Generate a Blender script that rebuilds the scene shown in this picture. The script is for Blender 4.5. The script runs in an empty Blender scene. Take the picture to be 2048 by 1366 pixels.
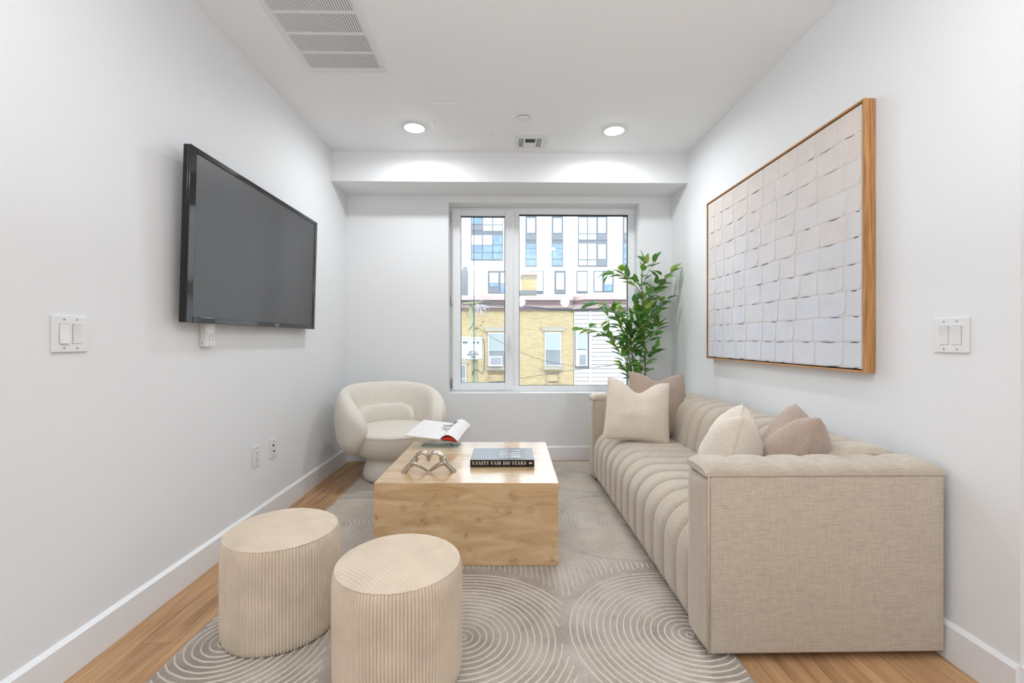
import bpy, bmesh, math, random
from mathutils import Vector, Matrix, noise

sc = bpy.context.scene
PI = math.pi
# ------------------------------------------------------------------ camera / world / exposure
F, H, YAW, CY = 910.2, 1.12, 0.0176, 679.7
cam_d = bpy.data.cameras.new('camera')
cam = bpy.data.objects.new('camera', cam_d)
sc.collection.objects.link(cam)
cam_d.sensor_width = 36.0
cam_d.lens = 16.0
cam_d.shift_y = (CY - 683.0) / 2048.0
cam_d.clip_start = 0.05
cam_d.clip_end = 400
cam.location = (0, 0, H)
cam.rotation_euler = (PI / 2, 0, -YAW)
sc.camera = cam

vs = sc.view_settings
vs.view_transform = 'Standard'
vs.look = 'None'
vs.gamma = 1.0
vs.use_curve_mapping = False
vs.exposure = 0.85

SKY = 4.7            # bright overcast sky
GLOBE = 14.0         # radiance of the opal globe pendants behind the camera
UPLIGHT = 44.0       # watts of the added torchiere behind the camera
LAMP = 4.2          # watts of each recessed ceiling light
world = bpy.data.worlds.new('overcast_sky')
sc.world = world
world.use_nodes = True
bg = world.node_tree.nodes['Background']
bg.inputs[0].default_value = (0.85, 0.935, 1.0, 1)
bg.inputs[1].default_value = SKY

# ------------------------------------------------------------------ room dimensions (metres)
XL, XR, YB, YF, ZB, ZC = -1.454, 1.565, 4.23, 3.85, 2.455, 2.705
YN = -6.0            # wall behind the camera
XK = 4.3             # far wall of the open kitchen end, right of the camera
random.seed(7)
R = random.Random(11)


def at(u, v, Y):
    """point on the vertical plane at distance Y seen at pixel u, v"""
    a = (u - 1024.0) / F
    c, s = math.cos(YAW), math.sin(YAW)
    dx, dy, dz = a * c + s, -a * s + c, (CY - v) / F
    t = Y / dy
    return Vector((dx * t, Y, H + dz * t))


# ------------------------------------------------------------------ materials
def lin(c):
    out = []
    for x in c:
        x = x / 255.0
        out.append(x / 12.92 if x <= 0.04045 else ((x + 0.055) / 1.055) ** 2.4)
    return (out[0], out[1], out[2], 1.0)


def new_mat(name):
    m = bpy.data.materials.new(name)
    m.use_nodes = True
    nt = m.node_tree
    return m, nt, nt.nodes['Principled BSDF']


def nd(nt, kind, **kw):
    n = nt.nodes.new(kind)
    for k, v in kw.items():
        if k in n.inputs:
            n.inputs[k].default_value = v
        else:
            setattr(n, k, v)
    return n


def coords(nt, scale=(1, 1, 1), rot=(0, 0, 0), space='Object'):
    tc = nd(nt, 'ShaderNodeTexCoord')
    mp = nd(nt, 'ShaderNodeMapping')
    mp.inputs['Scale'].default_value = scale
    mp.inputs['Rotation'].default_value = rot
    nt.links.new(tc.outputs[space], mp.inputs['Vector'])
    return mp.outputs['Vector']


def ramp(nt, fac, stops):
    r = nd(nt, 'ShaderNodeValToRGB')
    el = r.color_ramp.elements
    while len(el) < len(stops):
        el.new(0.5)
    for e, (p, c) in zip(el, stops):
        e.position = p
        e.color = c
    nt.links.new(fac, r.inputs['Fac'])
    return r.outputs['Color']


def mixc(nt, fac, a, b, mode='MIX'):
    m = nd(nt, 'ShaderNodeMix', data_type='RGBA', blend_type=mode)
    for sock, val in ((m.inputs['Factor'], fac), (m.inputs['A'], a), (m.inputs['B'], b)):
        pass
    ins = [i for i in m.inputs if i.enabled]
    fa, ia, ib = m.inputs[0], m.inputs[6], m.inputs[7]
    for sock, val in ((fa, fac), (ia, a), (ib, b)):
        if isinstance(val, (int, float, tuple)):
            sock.default_value = val
        else:
            nt.links.new(val, sock)
    return m.outputs[2]


def bump(nt, bs, height, strength=0.3, dist=0.002):
    b = nd(nt, 'ShaderNodeBump')
    b.inputs['Strength'].default_value = strength
    b.inputs['Distance'].default_value = dist
    nt.links.new(height, b.inputs['Height'])
    nt.links.new(b.outputs['Normal'], bs.inputs['Normal'])


def plain(name, rgb, rough=0.5, metal=0.0, var=0.0, vscale=8.0, bmp=0.0, bscale=200.0, spec=0.5, bdist=0.001):
    m, nt, bs = new_mat(name)
    bs.inputs['Roughness'].default_value = rough
    bs.inputs['Metallic'].default_value = metal
    bs.inputs['Specular IOR Level'].default_value = spec
    c = lin(rgb)
    bs.inputs['Base Color'].default_value = c
    if var > 0:
        n = nd(nt, 'ShaderNodeTexNoise')
        n.inputs['Scale'].default_value = vscale
        n.inputs['Detail'].default_value = 4
        nt.links.new(coords(nt), n.inputs['Vector'])
        lo = tuple(x * (1 - var) for x in c[:3]) + (1,)
        hi = tuple(min(1, x * (1 + var)) for x in c[:3]) + (1,)
        nt.links.new(ramp(nt, n.outputs['Fac'], [(0.3, lo), (0.7, hi)]), bs.inputs['Base Color'])
    if bmp > 0:
        n = nd(nt, 'ShaderNodeTexNoise')
        n.inputs['Scale'].default_value = bscale
        n.inputs['Detail'].default_value = 3
        nt.links.new(coords(nt), n.inputs['Vector'])
        bump(nt, bs, n.outputs['Fac'], bmp, bdist)
    return m


def linen(name, rgb, contrast=0.16, s=1.0, bmp=0.35):
    """woven linen: two crossed sets of stretched thread noise on every side"""
    m, nt, bs = new_mat(name)
    bs.inputs['Roughness'].default_value = 0.9
    bs.inputs['Specular IOR Level'].default_value = 0.15
    bs.inputs['Sheen Weight'].default_value = 0.35
    c = lin(rgb)
    hs = []
    for sx in ((30 * s, 30 * s, 420 * s), (420 * s, 420 * s, 26 * s), (28 * s, 420 * s, 420 * s)):
        n = nd(nt, 'ShaderNodeTexNoise')
        n.inputs['Scale'].default_value = 1.0
        n.inputs['Detail'].default_value = 3
        nt.links.new(coords(nt, sx), n.inputs['Vector'])
        hs.append(n.outputs['Fac'])
    a = nd(nt, 'ShaderNodeMath', operation='ADD')
    nt.links.new(hs[0], a.inputs[0]); nt.links.new(hs[1], a.inputs[1])
    b = nd(nt, 'ShaderNodeMath', operation='ADD')
    nt.links.new(a.outputs[0], b.inputs[0]); nt.links.new(hs[2], b.inputs[1])
    d = nd(nt, 'ShaderNodeMath', operation='DIVIDE')
    nt.links.new(b.outputs[0], d.inputs[0]); d.inputs[1].default_value = 3.0
    lo = tuple(x * (1 - contrast * 1.6) for x in c[:3]) + (1,)
    hi = tuple(min(1, x * (1 + contrast)) for x in c[:3]) + (1,)
    nt.links.new(ramp(nt, d.outputs[0], [(0.38, lo), (0.62, hi)]), bs.inputs['Base Color'])
    bump(nt, bs, d.outputs[0], bmp, 0.0012)
    return m


M = {}
M['wall'] = plain('white_wall_paint', (236, 237, 238), 0.6, bmp=0.05, bscale=400, spec=0.25)
M['ceil'] = plain('white_ceiling_paint', (244, 245, 246), 0.8, bmp=0.05, bscale=300, spec=0.15)
M['trim'] = plain('white_satin_trim', (238, 239, 241), 0.35, spec=0.4)
M['pvc'] = plain('white_window_vinyl', (243, 244, 246), 0.3, spec=0.45)
M['gasket'] = plain('black_rubber_gasket', (18, 18, 22), 0.5)
M['plastic'] = plain('white_plastic', (232, 232, 232), 0.3, spec=0.5)
M['gapgrey'] = plain('grey_rocker_gap', (150, 150, 152), 0.5)
M['slot'] = plain('dark_slot', (35, 36, 38), 0.7)
M['grille'] = plain('white_enamel_metal', (230, 231, 232), 0.4)
M['duct'] = plain('grey_duct_metal', (58, 59, 62), 0.6)
M['steel'] = plain('brushed_steel', (170, 170, 172), 0.3, metal=1.0)
M['subfloor'] = plain('subfloor', (60, 42, 28), 0.9)
M['linen'] = linen('beige_linen', (197, 183, 166), 0.13)
M['boucle'] = None
M['tvblack'] = plain('gloss_black_plastic', (6, 6, 7), 0.08, spec=0.6)
M['tvscreen'] = plain('matte_screen_glass', (58, 58, 58), 0.45, spec=0.9)
M['logo'] = plain('silver_print', (200, 200, 205), 0.4)
M['oak'] = None
M['black'] = plain('black_cover_cloth', (8, 6, 6), 0.35)
M['paper'] = plain('white_paper', (232, 228, 226), 0.55, var=0.03, vscale=40)
M['pages'] = plain('page_edges', (214, 205, 192), 0.7, var=0.08, vscale=300)
M['redpage'] = plain('red_printed_page', (190, 40, 24), 0.4, var=0.25, vscale=60)
M['ink'] = plain('dark_ink', (60, 58, 66), 0.5)
M['gold'] = plain('foil_lettering', (232, 218, 200), 0.35, metal=0.0)
M['silver'] = plain('antique_silver', (190, 180, 168), 0.28, metal=1.0, var=0.18, vscale=60, bmp=0.12, bscale=120)
M['bark'] = plain('grey_brown_bark', (92, 72, 58), 0.9, var=0.3, vscale=60)
M['twig'] = plain('pale_twig', (150, 138, 122), 0.9, var=0.2, vscale=60)
M['soil'] = plain('dark_soil', (50, 38, 30), 1.0, var=0.3, vscale=60)
M['pot'] = plain('cream_planter', (205, 198, 188), 0.7, var=0.06, vscale=20)


def boucle():
    m, nt, bs = new_mat('cream_boucle')
    bs.inputs['Roughness'].default_value = 0.95
    bs.inputs['Specular IOR Level'].default_value = 0.1
    v = nd(nt, 'ShaderNodeTexVoronoi')
    v.inputs['Scale'].default_value = 170
    nt.links.new(coords(nt), v.inputs['Vector'])
    n = nd(nt, 'ShaderNodeTexNoise')
    n.inputs['Scale'].default_value = 260
    n.inputs['Detail'].default_value = 4
    nt.links.new(coords(nt), n.inputs['Vector'])
    a = nd(nt, 'ShaderNodeMath', operation='SUBTRACT')
    nt.links.new(n.outputs['Fac'], a.inputs[0]); nt.links.new(v.outputs['Distance'], a.inputs[1])
    nt.links.new(ramp(nt, n.outputs['Fac'], [(0.3, lin((226, 217, 204))), (0.7, lin((244, 238, 228)))]), bs.inputs['Base Color'])
    bump(nt, bs, a.outputs[0], 0.7, 0.003)
    return m


M['boucle'] = boucle()


def cord(name, rgb):
    m, nt, bs = new_mat(name)
    bs.inputs['Roughness'].default_value = 0.95
    bs.inputs['Specular IOR Level'].default_value = 0.1
    bs.inputs['Sheen Weight'].default_value = 0.25
    n = nd(nt, 'ShaderNodeTexNoise')
    n.inputs['Scale'].default_value = 9
    n.inputs['Detail'].default_value = 5
    nt.links.new(coords(nt), n.inputs['Vector'])
    c = lin(rgb)
    nt.links.new(ramp(nt, n.outputs['Fac'], [(0.3, tuple(x * 0.9 for x in c[:3]) + (1,)), (0.7, tuple(min(1, x * 1.06) for x in c[:3]) + (1,))]), bs.inputs['Base Color'])
    n2 = nd(nt, 'ShaderNodeTexNoise')
    n2.inputs['Scale'].default_value = 500
    nt.links.new(coords(nt), n2.inputs['Vector'])
    bump(nt, bs, n2.outputs['Fac'], 0.25, 0.001)
    return m


M['cord'] = cord('cream_corduroy', (222, 205, 184))


def plank_mat():
    m, nt, bs = new_mat('oak_floor_plank')
    bs.inputs['Roughness'].default_value = 0.42
    bs.inputs['Specular IOR Level'].default_value = 0.35
    oi = nd(nt, 'ShaderNodeObjectInfo')
    off = nd(nt, 'ShaderNodeVectorMath', operation='SCALE')
    comb = nd(nt, 'ShaderNodeCombineXYZ')
    for i in range(3):
        nt.links.new(oi.outputs['Random'], comb.inputs[i])
    nt.links.new(comb.outputs[0], off.inputs[0]); off.inputs['Scale'].default_value = 37.0
    add = nd(nt, 'ShaderNodeVectorMath', operation='ADD')
    nt.links.new(coords(nt, (26, 1.6, 10)), add.inputs[0]); nt.links.new(off.outputs[0], add.inputs[1])
    n = nd(nt, 'ShaderNodeTexNoise')
    n.inputs['Scale'].default_value = 1.6
    n.inputs['Detail'].default_value = 6
    n.inputs['Distortion'].default_value = 0.6
    nt.links.new(add.outputs[0], n.inputs['Vector'])
    g = ramp(nt, n.outputs['Fac'], [(0.3, lin((160, 120, 84))), (0.5, lin((190, 149, 109))), (0.72, lin((206, 168, 126)))])
    t = ramp(nt, oi.outputs['Random'], [(0.0, (0.86, 0.84, 0.82, 1)), (1.0, (1.06, 1.03, 1.0, 1))])
    nt.links.new(mixc(nt, 1.0, g, t, 'MULTIPLY'), bs.inputs['Base Color'])
    bump(nt, bs, n.outputs['Fac'], 0.08, 0.001)
    return m


M['plank'] = plank_mat()


def oak_frame():
    m, nt, bs = new_mat('oak_picture_frame')
    bs.inputs['Roughness'].default_value = 0.55
    n = nd(nt, 'ShaderNodeTexNoise')
    n.inputs['Scale'].default_value = 1.0
    n.inputs['Detail'].default_value = 5
    nt.links.new(coords(nt, (150, 150, 6)), n.inputs['Vector'])
    nt.links.new(ramp(nt, n.outputs['Fac'], [(0.3, lin((150, 100, 54))), (0.55, lin((190, 138, 84))), (0.75, lin((208, 160, 106)))]), bs.inputs['Base Color'])
    return m


M['oak'] = oak_frame()


def burl(name, knots, axis):
    """pale burl veneer: wavy grain and clusters of small dark eyes"""
    m, nt, bs = new_mat(name)
    bs.inputs['Roughness'].default_value = 0.2
    bs.inputs['Specular IOR Level'].default_value = 0.5
    bs.inputs['Coat Weight'].default_value = 0.6
    bs.inputs['Coat Roughness'].default_value = 0.12
    sc3 = {'y': (1.0, 1.0, 5.0), 'z': (1.0, 5.0, 1.0), 'x': (1.0, 1.0, 5.0)}[axis]
    vec = coords(nt, sc3)
    n = nd(nt, 'ShaderNodeTexNoise')
    n.inputs['Scale'].default_value = 2.6
    n.inputs['Detail'].default_value = 7
    n.inputs['Roughness'].default_value = 0.55
    n.inputs['Distortion'].default_value = 1.4
    nt.links.new(vec, n.inputs['Vector'])
    w = nd(nt, 'ShaderNodeMath', operation='SINE')
    mu = nd(nt, 'ShaderNodeMath', operation='MULTIPLY')
    nt.links.new(n.outputs['Fac'], mu.inputs[0]); mu.inputs[1].default_value = 70.0
    nt.links.new(mu.outputs[0], w.inputs[0])
    base = ramp(nt, n.outputs['Fac'], [(0.3, lin((188, 152, 110))), (0.5, lin((208, 173, 130))), (0.7, lin((222, 192, 152)))])
    lines = ramp(nt, w.outputs[0], [(0.0, (1, 1, 1, 1)), (0.86, (1, 1, 1, 1)), (1.0, (0.90, 0.87, 0.84, 1))])
    colr = mixc(nt, 1.0, base, lines, 'MULTIPLY')
    tc = nd(nt, 'ShaderNodeTexCoord')
    sp = nd(nt, 'ShaderNodeTexVoronoi')
    sp.inputs['Scale'].default_value = 130.0
    nt.links.new(tc.outputs['Object'], sp.inputs['Vector'])
    eye = ramp(nt, sp.outputs['Distance'], [(0.0, (1, 1, 1, 1)), (0.22, (1, 1, 1, 1)), (0.42, (0, 0, 0, 1))])
    sn = nd(nt, 'ShaderNodeTexNoise')
    sn.inputs['Scale'].default_value = 70.0
    nt.links.new(tc.outputs['Object'], sn.inputs['Vector'])
    eye = mixc(nt, 1.0, eye, ramp(nt, sn.outputs['Fac'], [(0.42, (0, 0, 0, 1)), (0.56, (1, 1, 1, 1))]), 'MULTIPLY')
    tot = None
    for (kx, ky, kz, kr) in knots:
        dn = nd(nt, 'ShaderNodeVectorMath', operation='DISTANCE')
        nt.links.new(tc.outputs['Object'], dn.inputs[0])
        dn.inputs[1].default_value = (kx, ky, kz)
        mr = nd(nt, 'ShaderNodeMapRange', interpolation_type='SMOOTHSTEP')
        nt.links.new(dn.outputs['Value'], mr.inputs['Value'])
        mr.inputs['From Min'].default_value = kr * 1.15
        mr.inputs['From Max'].default_value = kr * 0.2
        if tot is None:
            tot = mr.outputs[0]
        else:
            mx = nd(nt, 'ShaderNodeMath', operation='MAXIMUM')
            nt.links.new(tot, mx.inputs[0]); nt.links.new(mr.outputs[0], mx.inputs[1])
            tot = mx.outputs[0]
    halo = nd(nt, 'ShaderNodeMath', operation='MULTIPLY')
    nt.links.new(tot, halo.inputs[0]); halo.inputs[1].default_value = 0.22
    colr = mixc(nt, halo.outputs[0], colr, lin((150, 104, 62)))
    em = nd(nt, 'ShaderNodeMath', operation='MULTIPLY')
    nt.links.new(tot, em.inputs[0]); nt.links.new(eye, em.inputs[1])
    colr = mixc(nt, em.outputs[0], colr, lin((70, 42, 24)))
    nt.links.new(colr, bs.inputs['Base Color'])
    return m


def glass(name, tint=(1, 1, 1, 1), ior=1.45):
    m = bpy.data.materials.new(name)
    m.use_nodes = True
    nt = m.node_tree
    nt.nodes.clear()
    o = nd(nt, 'ShaderNodeOutputMaterial')
    t = nd(nt, 'ShaderNodeBsdfTransparent')
    t.inputs[0].default_value = tint
    g = nd(nt, 'ShaderNodeBsdfGlossy')
    g.inputs['Roughness'].default_value = 0.02
    fr = nd(nt, 'ShaderNodeFresnel')
    fr.inputs['IOR'].default_value = ior
    mx = nd(nt, 'ShaderNodeMixShader')
    nt.links.new(fr.outputs[0], mx.inputs[0])
    nt.links.new(t.outputs[0], mx.inputs[1])
    nt.links.new(g.outputs[0], mx.inputs[2])
    nt.links.new(mx.outputs[0], o.inputs[0])
    return m


M['glass'] = glass('clear_window_glass')
M['acrylic'] = glass('clear_acrylic', (0.975, 0.99, 0.985, 1), 1.5)
M['acryledge'] = plain('green_acrylic_edge', (150, 186, 176), 0.15)


def emit(name, rgb, s):
    m, nt, bs = new_mat(name)
    bs.inputs['Emission Color'].default_value = lin(rgb)
    bs.inputs['Emission Strength'].default_value = s
    bs.inputs['Base Color'].default_value = (0.9, 0.9, 0.9, 1)
    return m


M['lens'] = emit('lit_led_lens', (250, 252, 255), 42.0)

# ------------------------------------------------------------------ mesh helpers
ORG = {}


def link(o, parent=None):
    sc.collection.objects.link(o)
    if parent is not None:
        o.parent = parent
    return o


def thing(name, label, cat, loc=(0, 0, 0), rotz=0.0, group=None, local=False):
    o = bpy.data.objects.new(name, None)
    o.empty_display_size = 0.05
    link(o)
    o.location = loc
    o.rotation_euler = (0, 0, rotz)
    o['label'] = label
    o['category'] = cat
    if group:
        o['group'] = group
    ORG[o.name] = Vector((0, 0, 0)) if local else Vector(loc)
    return o


def tag(o, label, cat=None, group=None, kind=None):
    o['label'] = label
    if cat:
        o['category'] = cat
    if group:
        o['group'] = group
    if kind:
        o['kind'] = kind
    return o


def mk(name, V, Fc, mat, parent=None, smooth=False):
    org = ORG.get(parent.name, Vector((0, 0, 0))) if parent is not None else Vector((0, 0, 0))
    me = bpy.data.meshes.new(name)
    me.from_pydata([(v[0] - org[0], v[1] - org[1], v[2] - org[2]) for v in V], [], Fc)
    if smooth:
        me.polygons.foreach_set('use_smooth', [True] * len(me.polygons))
    me.materials.append(M[mat] if isinstance(mat, str) else mat)
    me.update()
    o = bpy.data.objects.new(name, me)
    link(o, parent)
    ORG[o.name] = org
    return o


def share(name, src, parent, loc=(0, 0, 0), rot=None, scale=None, mat4=None):
    """another object that shares the mesh of src"""
    o = bpy.data.objects.new(name, src.data)
    link(o, parent)
    if mat4 is not None:
        o.matrix_local = mat4
    else:
        o.location = loc
        if rot: o.rotation_euler = rot
        if scale: o.scale = scale
    return o


BOXF = [(0, 3, 2, 1), (4, 5, 6, 7), (0, 1, 5, 4), (1, 2, 6, 5), (2, 3, 7, 6), (3, 0, 4, 7)]


def boxv(x0, x1, y0, y1, z0, z1):
    return [(x0, y0, z0), (x1, y0, z0), (x1, y1, z0), (x0, y1, z0), (x0, y0, z1), (x1, y0, z1), (x1, y1, z1), (x0, y1, z1)]


def bevel_geo(V, Fc, off, seg):
    bm = bmesh.new()
    vv = [bm.verts.new(v) for v in V]
    for f in Fc:
        bm.faces.new([vv[i] for i in f])
    bm.normal_update()
    bmesh.ops.bevel(bm, geom=bm.edges[:], offset=off, segments=seg, affect='EDGES', profile=0.5)
    bm.verts.index_update()
    V2 = [tuple(v.co) for v in bm.verts]
    F2 = [tuple(v.index for v in f.verts) for f in bm.faces]
    bm.free()
    return V2, F2


def box(name, x0, x1, y0, y1, z0, z1, mat, parent=None, bev=0.0, seg=2, smooth=False):
    x0, x1 = min(x0, x1), max(x0, x1); y0, y1 = min(y0, y1), max(y0, y1); z0, z1 = min(z0, z1), max(z0, z1)
    V, Fc = boxv(x0, x1, y0, y1, z0, z1), BOXF
    if bev > 0:
        V, Fc = bevel_geo(V, Fc, bev, seg)
    return mk(name, V, Fc, mat, parent, smooth)


class MB:
    def __init__(self):
        self.V, self.F = [], []

    def add(self, V, Fc):
        b = len(self.V)
        self.V += [tuple(v) for v in V]
        self.F += [tuple(i + b for i in f) for f in Fc]
        return self

    def box(self, *a):
        return self.add(boxv(*a), BOXF)

    def build(self, name, mat, parent=None, smooth=False):
        return mk(name, self.V, self.F, mat, parent, smooth)


def grid(fn, nu, nv, cu=False, cv=False):
    V = [tuple(fn(i / (nu if cu else nu - 1), j / (nv if cv else nv - 1))) for i in range(nu) for j in range(nv)]
    Fc = []
    for i in range(nu if cu else nu - 1):
        for j in range(nv if cv else nv - 1):
            a, b = i, (i + 1) % nu
            c, d = j, (j + 1) % nv
            Fc.append((a * nv + c, b * nv + c, b * nv + d, a * nv + d))
    return V, Fc


def tube(path, rad, seg=8, closed=False, caps=True):
    P = [Vector(p) for p in path]
    n = len(P)
    rf = rad if callable(rad) else (lambda t: rad)
    V, Fc = [], []
    up = None
    for i in range(n):
        if closed:
            t = P[(i + 1) % n] - P[i - 1]
        else:
            t = P[min(i + 1, n - 1)] - P[max(i - 1, 0)]
        t.normalize()
        if up is None:
            up = Vector((0, 0, 1)) if abs(t.z) < 0.9 else Vector((1, 0, 0))
        a = t.cross(up)
        if a.length < 1e-6:
            a = t.cross(Vector((0, 1, 0.01)))
        a.normalize()
        b = a.cross(t).normalized()
        up = b
        r = rf(i / max(1, n - 1))
        for k in range(seg):
            an = 2 * PI * k / seg
            V.append(P[i] + a * (math.cos(an) * r) + b * (math.sin(an) * r))
    for i in range(n if closed else n - 1):
        for k in range(seg):
            j = (i + 1) % n
            Fc.append((i * seg + k, i * seg + (k + 1) % seg, j * seg + (k + 1) % seg, j * seg + k))
    if caps and not closed:
        Fc.append(tuple(range(seg - 1, -1, -1)))
        Fc.append(tuple((n - 1) * seg + k for k in range(seg)))
    return V, Fc


def lathe(prof, seg=48, cx=0, cy=0):
    """prof: list of (r, z)"""
    V, Fc = [], []
    for r, z in prof:
        for k in range(seg):
            a = 2 * PI * k / seg
            V.append((cx + r * math.cos(a), cy + r * math.sin(a), z))
    for i in range(len(prof) - 1):
        for k in range(seg):
            Fc.append((i * seg + k, i * seg + (k + 1) % seg, (i + 1) * seg + (k + 1) % seg, (i + 1) * seg + k))
    if prof[0][0] > 1e-5:
        Fc.append(tuple(range(seg - 1, -1, -1)))
    if prof[-1][0] > 1e-5:
        Fc.append(tuple((len(prof) - 1) * seg + k for k in range(seg)))
    return V, Fc


def spline(pts, n):
    """Catmull-Rom through pts, n samples evenly spaced in length"""
    P = [Vector(p) for p in pts]
    P = [2 * P[0] - P[1]] + P + [2 * P[-1] - P[-2]]
    out = []
    for i in range(1, len(P) - 2):
        for k in range(16):
            t = k / 16
            a, b, c, d = P[i - 1], P[i], P[i + 1], P[i + 2]
            out.append(0.5 * ((2 * b) + (c - a) * t + (2 * a - 5 * b + 4 * c - d) * t * t + (3 * b - a - 3 * c + d) * t ** 3))
    out.append(P[-2])
    L = [0]
    for i in range(1, len(out)):
        L.append(L[-1] + (out[i] - out[i - 1]).length)
    res, j = [], 0
    for k in range(n):
        s = L[-1] * k / (n - 1)
        while j < len(L) - 2 and L[j + 1] < s:
            j += 1
        f = (s - L[j]) / max(1e-9, L[j + 1] - L[j])
        res.append(out[j].lerp(out[j + 1], min(1, max(0, f))))
    return res


def xform(V, m):
    return [tuple(m @ Vector(v)) for v in V]


def sgnpow(x, p):
    return math.copysign(abs(x) ** p, x)


# =================================================================== THE ROOM
def structure(o, label):
    o['kind'] = 'structure'
    o['label'] = label
    return o


floor = structure(box('floor', XL - 0.1, XK + 0.1, YN, YB, -0.06, -0.006, 'subfloor'), 'light oak plank floor laid towards the window')
pw = 0.127
k0 = -19
nrow = 0
x = 0.951 + pw * k0
joint = {-18: (1.704, 3.307)}
for k in range(k0, 27):
    xa, xb = 0.951 + pw * k, 0.951 + pw * (k + 1)
    xa, xb = max(xa, XL), min(xb, XK)
    yend = YB if xa < XR - 0.02 else 1.352
    if xb - xa < 0.01:
        continue
    if k == -18:
        cuts = [YN, -1.6, 0.1, 1.704, 3.307, YB]
    else:
        cuts = [YN]
        y = YN + R.uniform(0.4, 1.6)
        while y < yend - 0.3:
            cuts.append(y)
            y += R.uniform(1.2, 1.9)
        cuts.append(yend)
    for a, b in zip(cuts[:-1], cuts[1:]):
        if b < 0.5:
            if b > 0.0:
                pass
        box('plank', xa + 0.0007, xb - 0.0007, a + 0.0007, b - 0.0007, -0.006, 0.0, 'plank', floor, 0.0012, 1)

# walls
structure(box('wall_left', XL - 0.12, XL, YN - 0.12, YB + 0.28, -0.06, ZC + 0.1, 'wall'), 'plain white wall carrying the television')
wr = MB()
wr.box(XR, XK + 0.12, 1.352, YB + 0.28, -0.06, ZC + 0.1)
structure(wr.build('wall_right', 'wall'), 'plain white wall behind the sofa carrying the painting')
structure(box('wall_kitchen', XK, XK + 0.12, YN - 0.12, 1.352, -0.06, ZC + 0.1, 'wall'), 'plain white wall of the open kitchen end')
structure(box('wall_front', XL - 0.12, XK + 0.12, YN - 0.12, YN, -0.06, ZC + 0.1, 'wall'), 'plain white wall at the far side of the room, opposite the window')
structure(box('ceiling', XL - 0.12, XK + 0.12, YN - 0.12, YB + 0.28, ZC, ZC + 0.1, 'ceil'), 'flat white ceiling')
structure(box('trim_1', XL, XR, YF, YB + 0.001, ZB, ZC + 0.001, 'wall'), 'boxed white soffit beam across the ceiling above the window')
# window opening in the back wall
WX0, WX1, WZ0, WZ1, WD = -0.515, 1.266, 0.625, 2.394, 0.16
wb = MB()
T = 0.28
wb.box(XL - 0.12, WX0, YB, YB + T, -0.06, ZC + 0.1)
wb.box(WX1, XR + 0.12, YB, YB + T, -0.06, ZC + 0.1)
wb.box(WX0, WX1, YB, YB + T, -0.06, WZ0)
wb.box(WX0, WX1, YB, YB + T, WZ1, ZC + 0.1)
structure(wb.build('wall_back', 'wall'), 'plain white wall around the window')


def baseboard(name, p0, p1, nx, ny, label):
    h, t = 0.132, 0.015
    prof = [(0, 0), (t, 0), (t, h - 0.012), (t - 0.010, h), (0, h)]
    V = []
    for (px, py) in (p0, p1):
        for (d, z) in prof:
            V.append((px + nx * d, py + ny * d, z + 0.0005))
    n = len(prof)
    Fc = [(i, (i + 1) % n, n + (i + 1) % n, n + i) for i in range(n)] + [tuple(range(n - 1, -1, -1)), tuple(range(n, 2 * n))]
    structure(mk(name, V, Fc, 'trim'), label)


baseboard('baseboard_left', (XL, YN), (XL, YB), 1, 0, 'white baseboard along the television wall')
baseboard('baseboard_right', (XR, 1.352), (XR, YB), -1, 0, 'white baseboard along the wall behind the sofa')
baseboard('baseboard_corner', (XR, 1.352), (XK, 1.352), 0, -1, 'white baseboard round the wall corner')
baseboard('baseboard_back', (XL + 0.015, YB), (XR - 0.015, YB), 0, -1, 'white baseboard under the window')

# ---- window
WY = YB + WD
win = structure(thing('window_1', 'white vinyl window, narrow casement beside a wide fixed pane', 'window', (0.3755, WY, WZ0)), 'white vinyl window, narrow casement beside a wide fixed pane')
del win['category']
fd = 0.07
box('frame_rail', WX0, WX1, WY, WY + fd, WZ0, WZ0 + 0.052, 'pvc', win, 0.003, 1)
box('frame_rail', WX0, WX1, WY, WY + fd, WZ1 - 0.060, WZ1, 'pvc', win, 0.003, 1)
box('frame_stile', WX0, WX0 + 0.03, WY, WY + fd, WZ0 + 0.052, WZ1 - 0.06, 'pvc', win, 0.003, 1)
box('frame_stile', 1.204, WX1, WY, WY + fd, WZ0 + 0.052, WZ1 - 0.06, 'pvc', win, 0.003, 1)
box('mullion', 0.089, 0.146, WY, WY + fd, WZ0 + 0.052, WZ1 - 0.06, 'pvc', win, 0.003, 1)
# casement sash, slightly proud of the frame
SX0, SX1, SZ0, SZ1 = -0.497, 0.087, 0.640, 2.372
gx0, gx1, gz0, gz1 = -0.417, 0.010, 0.703, 2.315
sash = box('sash_stile', SX0, gx0, WY - 0.012, WY + 0.05, SZ0, SZ1, 'pvc', win, 0.005, 2)
box('sash_stile', gx1, SX1, WY - 0.012, WY + 0.05, SZ0, SZ1, 'pvc', win, 0.005, 2)
box('sash_rail', gx0, gx1, WY - 0.012, WY + 0.05, SZ0, gz0, 'pvc', win, 0.004, 1)
box('sash_rail', gx0, gx1, WY - 0.012, WY + 0.05, gz1, SZ1, 'pvc', win, 0.004, 1)
GY = WY + 0.03


def gasket(x0, x1, z0, z1, y, t=0.006):
    g = MB()
    g.box(x0, x1, y - 0.006, y + 0.004, z1 - t * 1.6, z1)
    g.box(x0, x1, y - 0.006, y + 0.004, z0, z0 + t * 0.6)
    g.box(x0, x0 + t * 0.6, y - 0.006, y + 0.004, z0, z1)
    g.box(x1 - t, x1, y - 0.006, y + 0.004, z0, z1)
    g.build('gasket', 'gasket', win)


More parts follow.
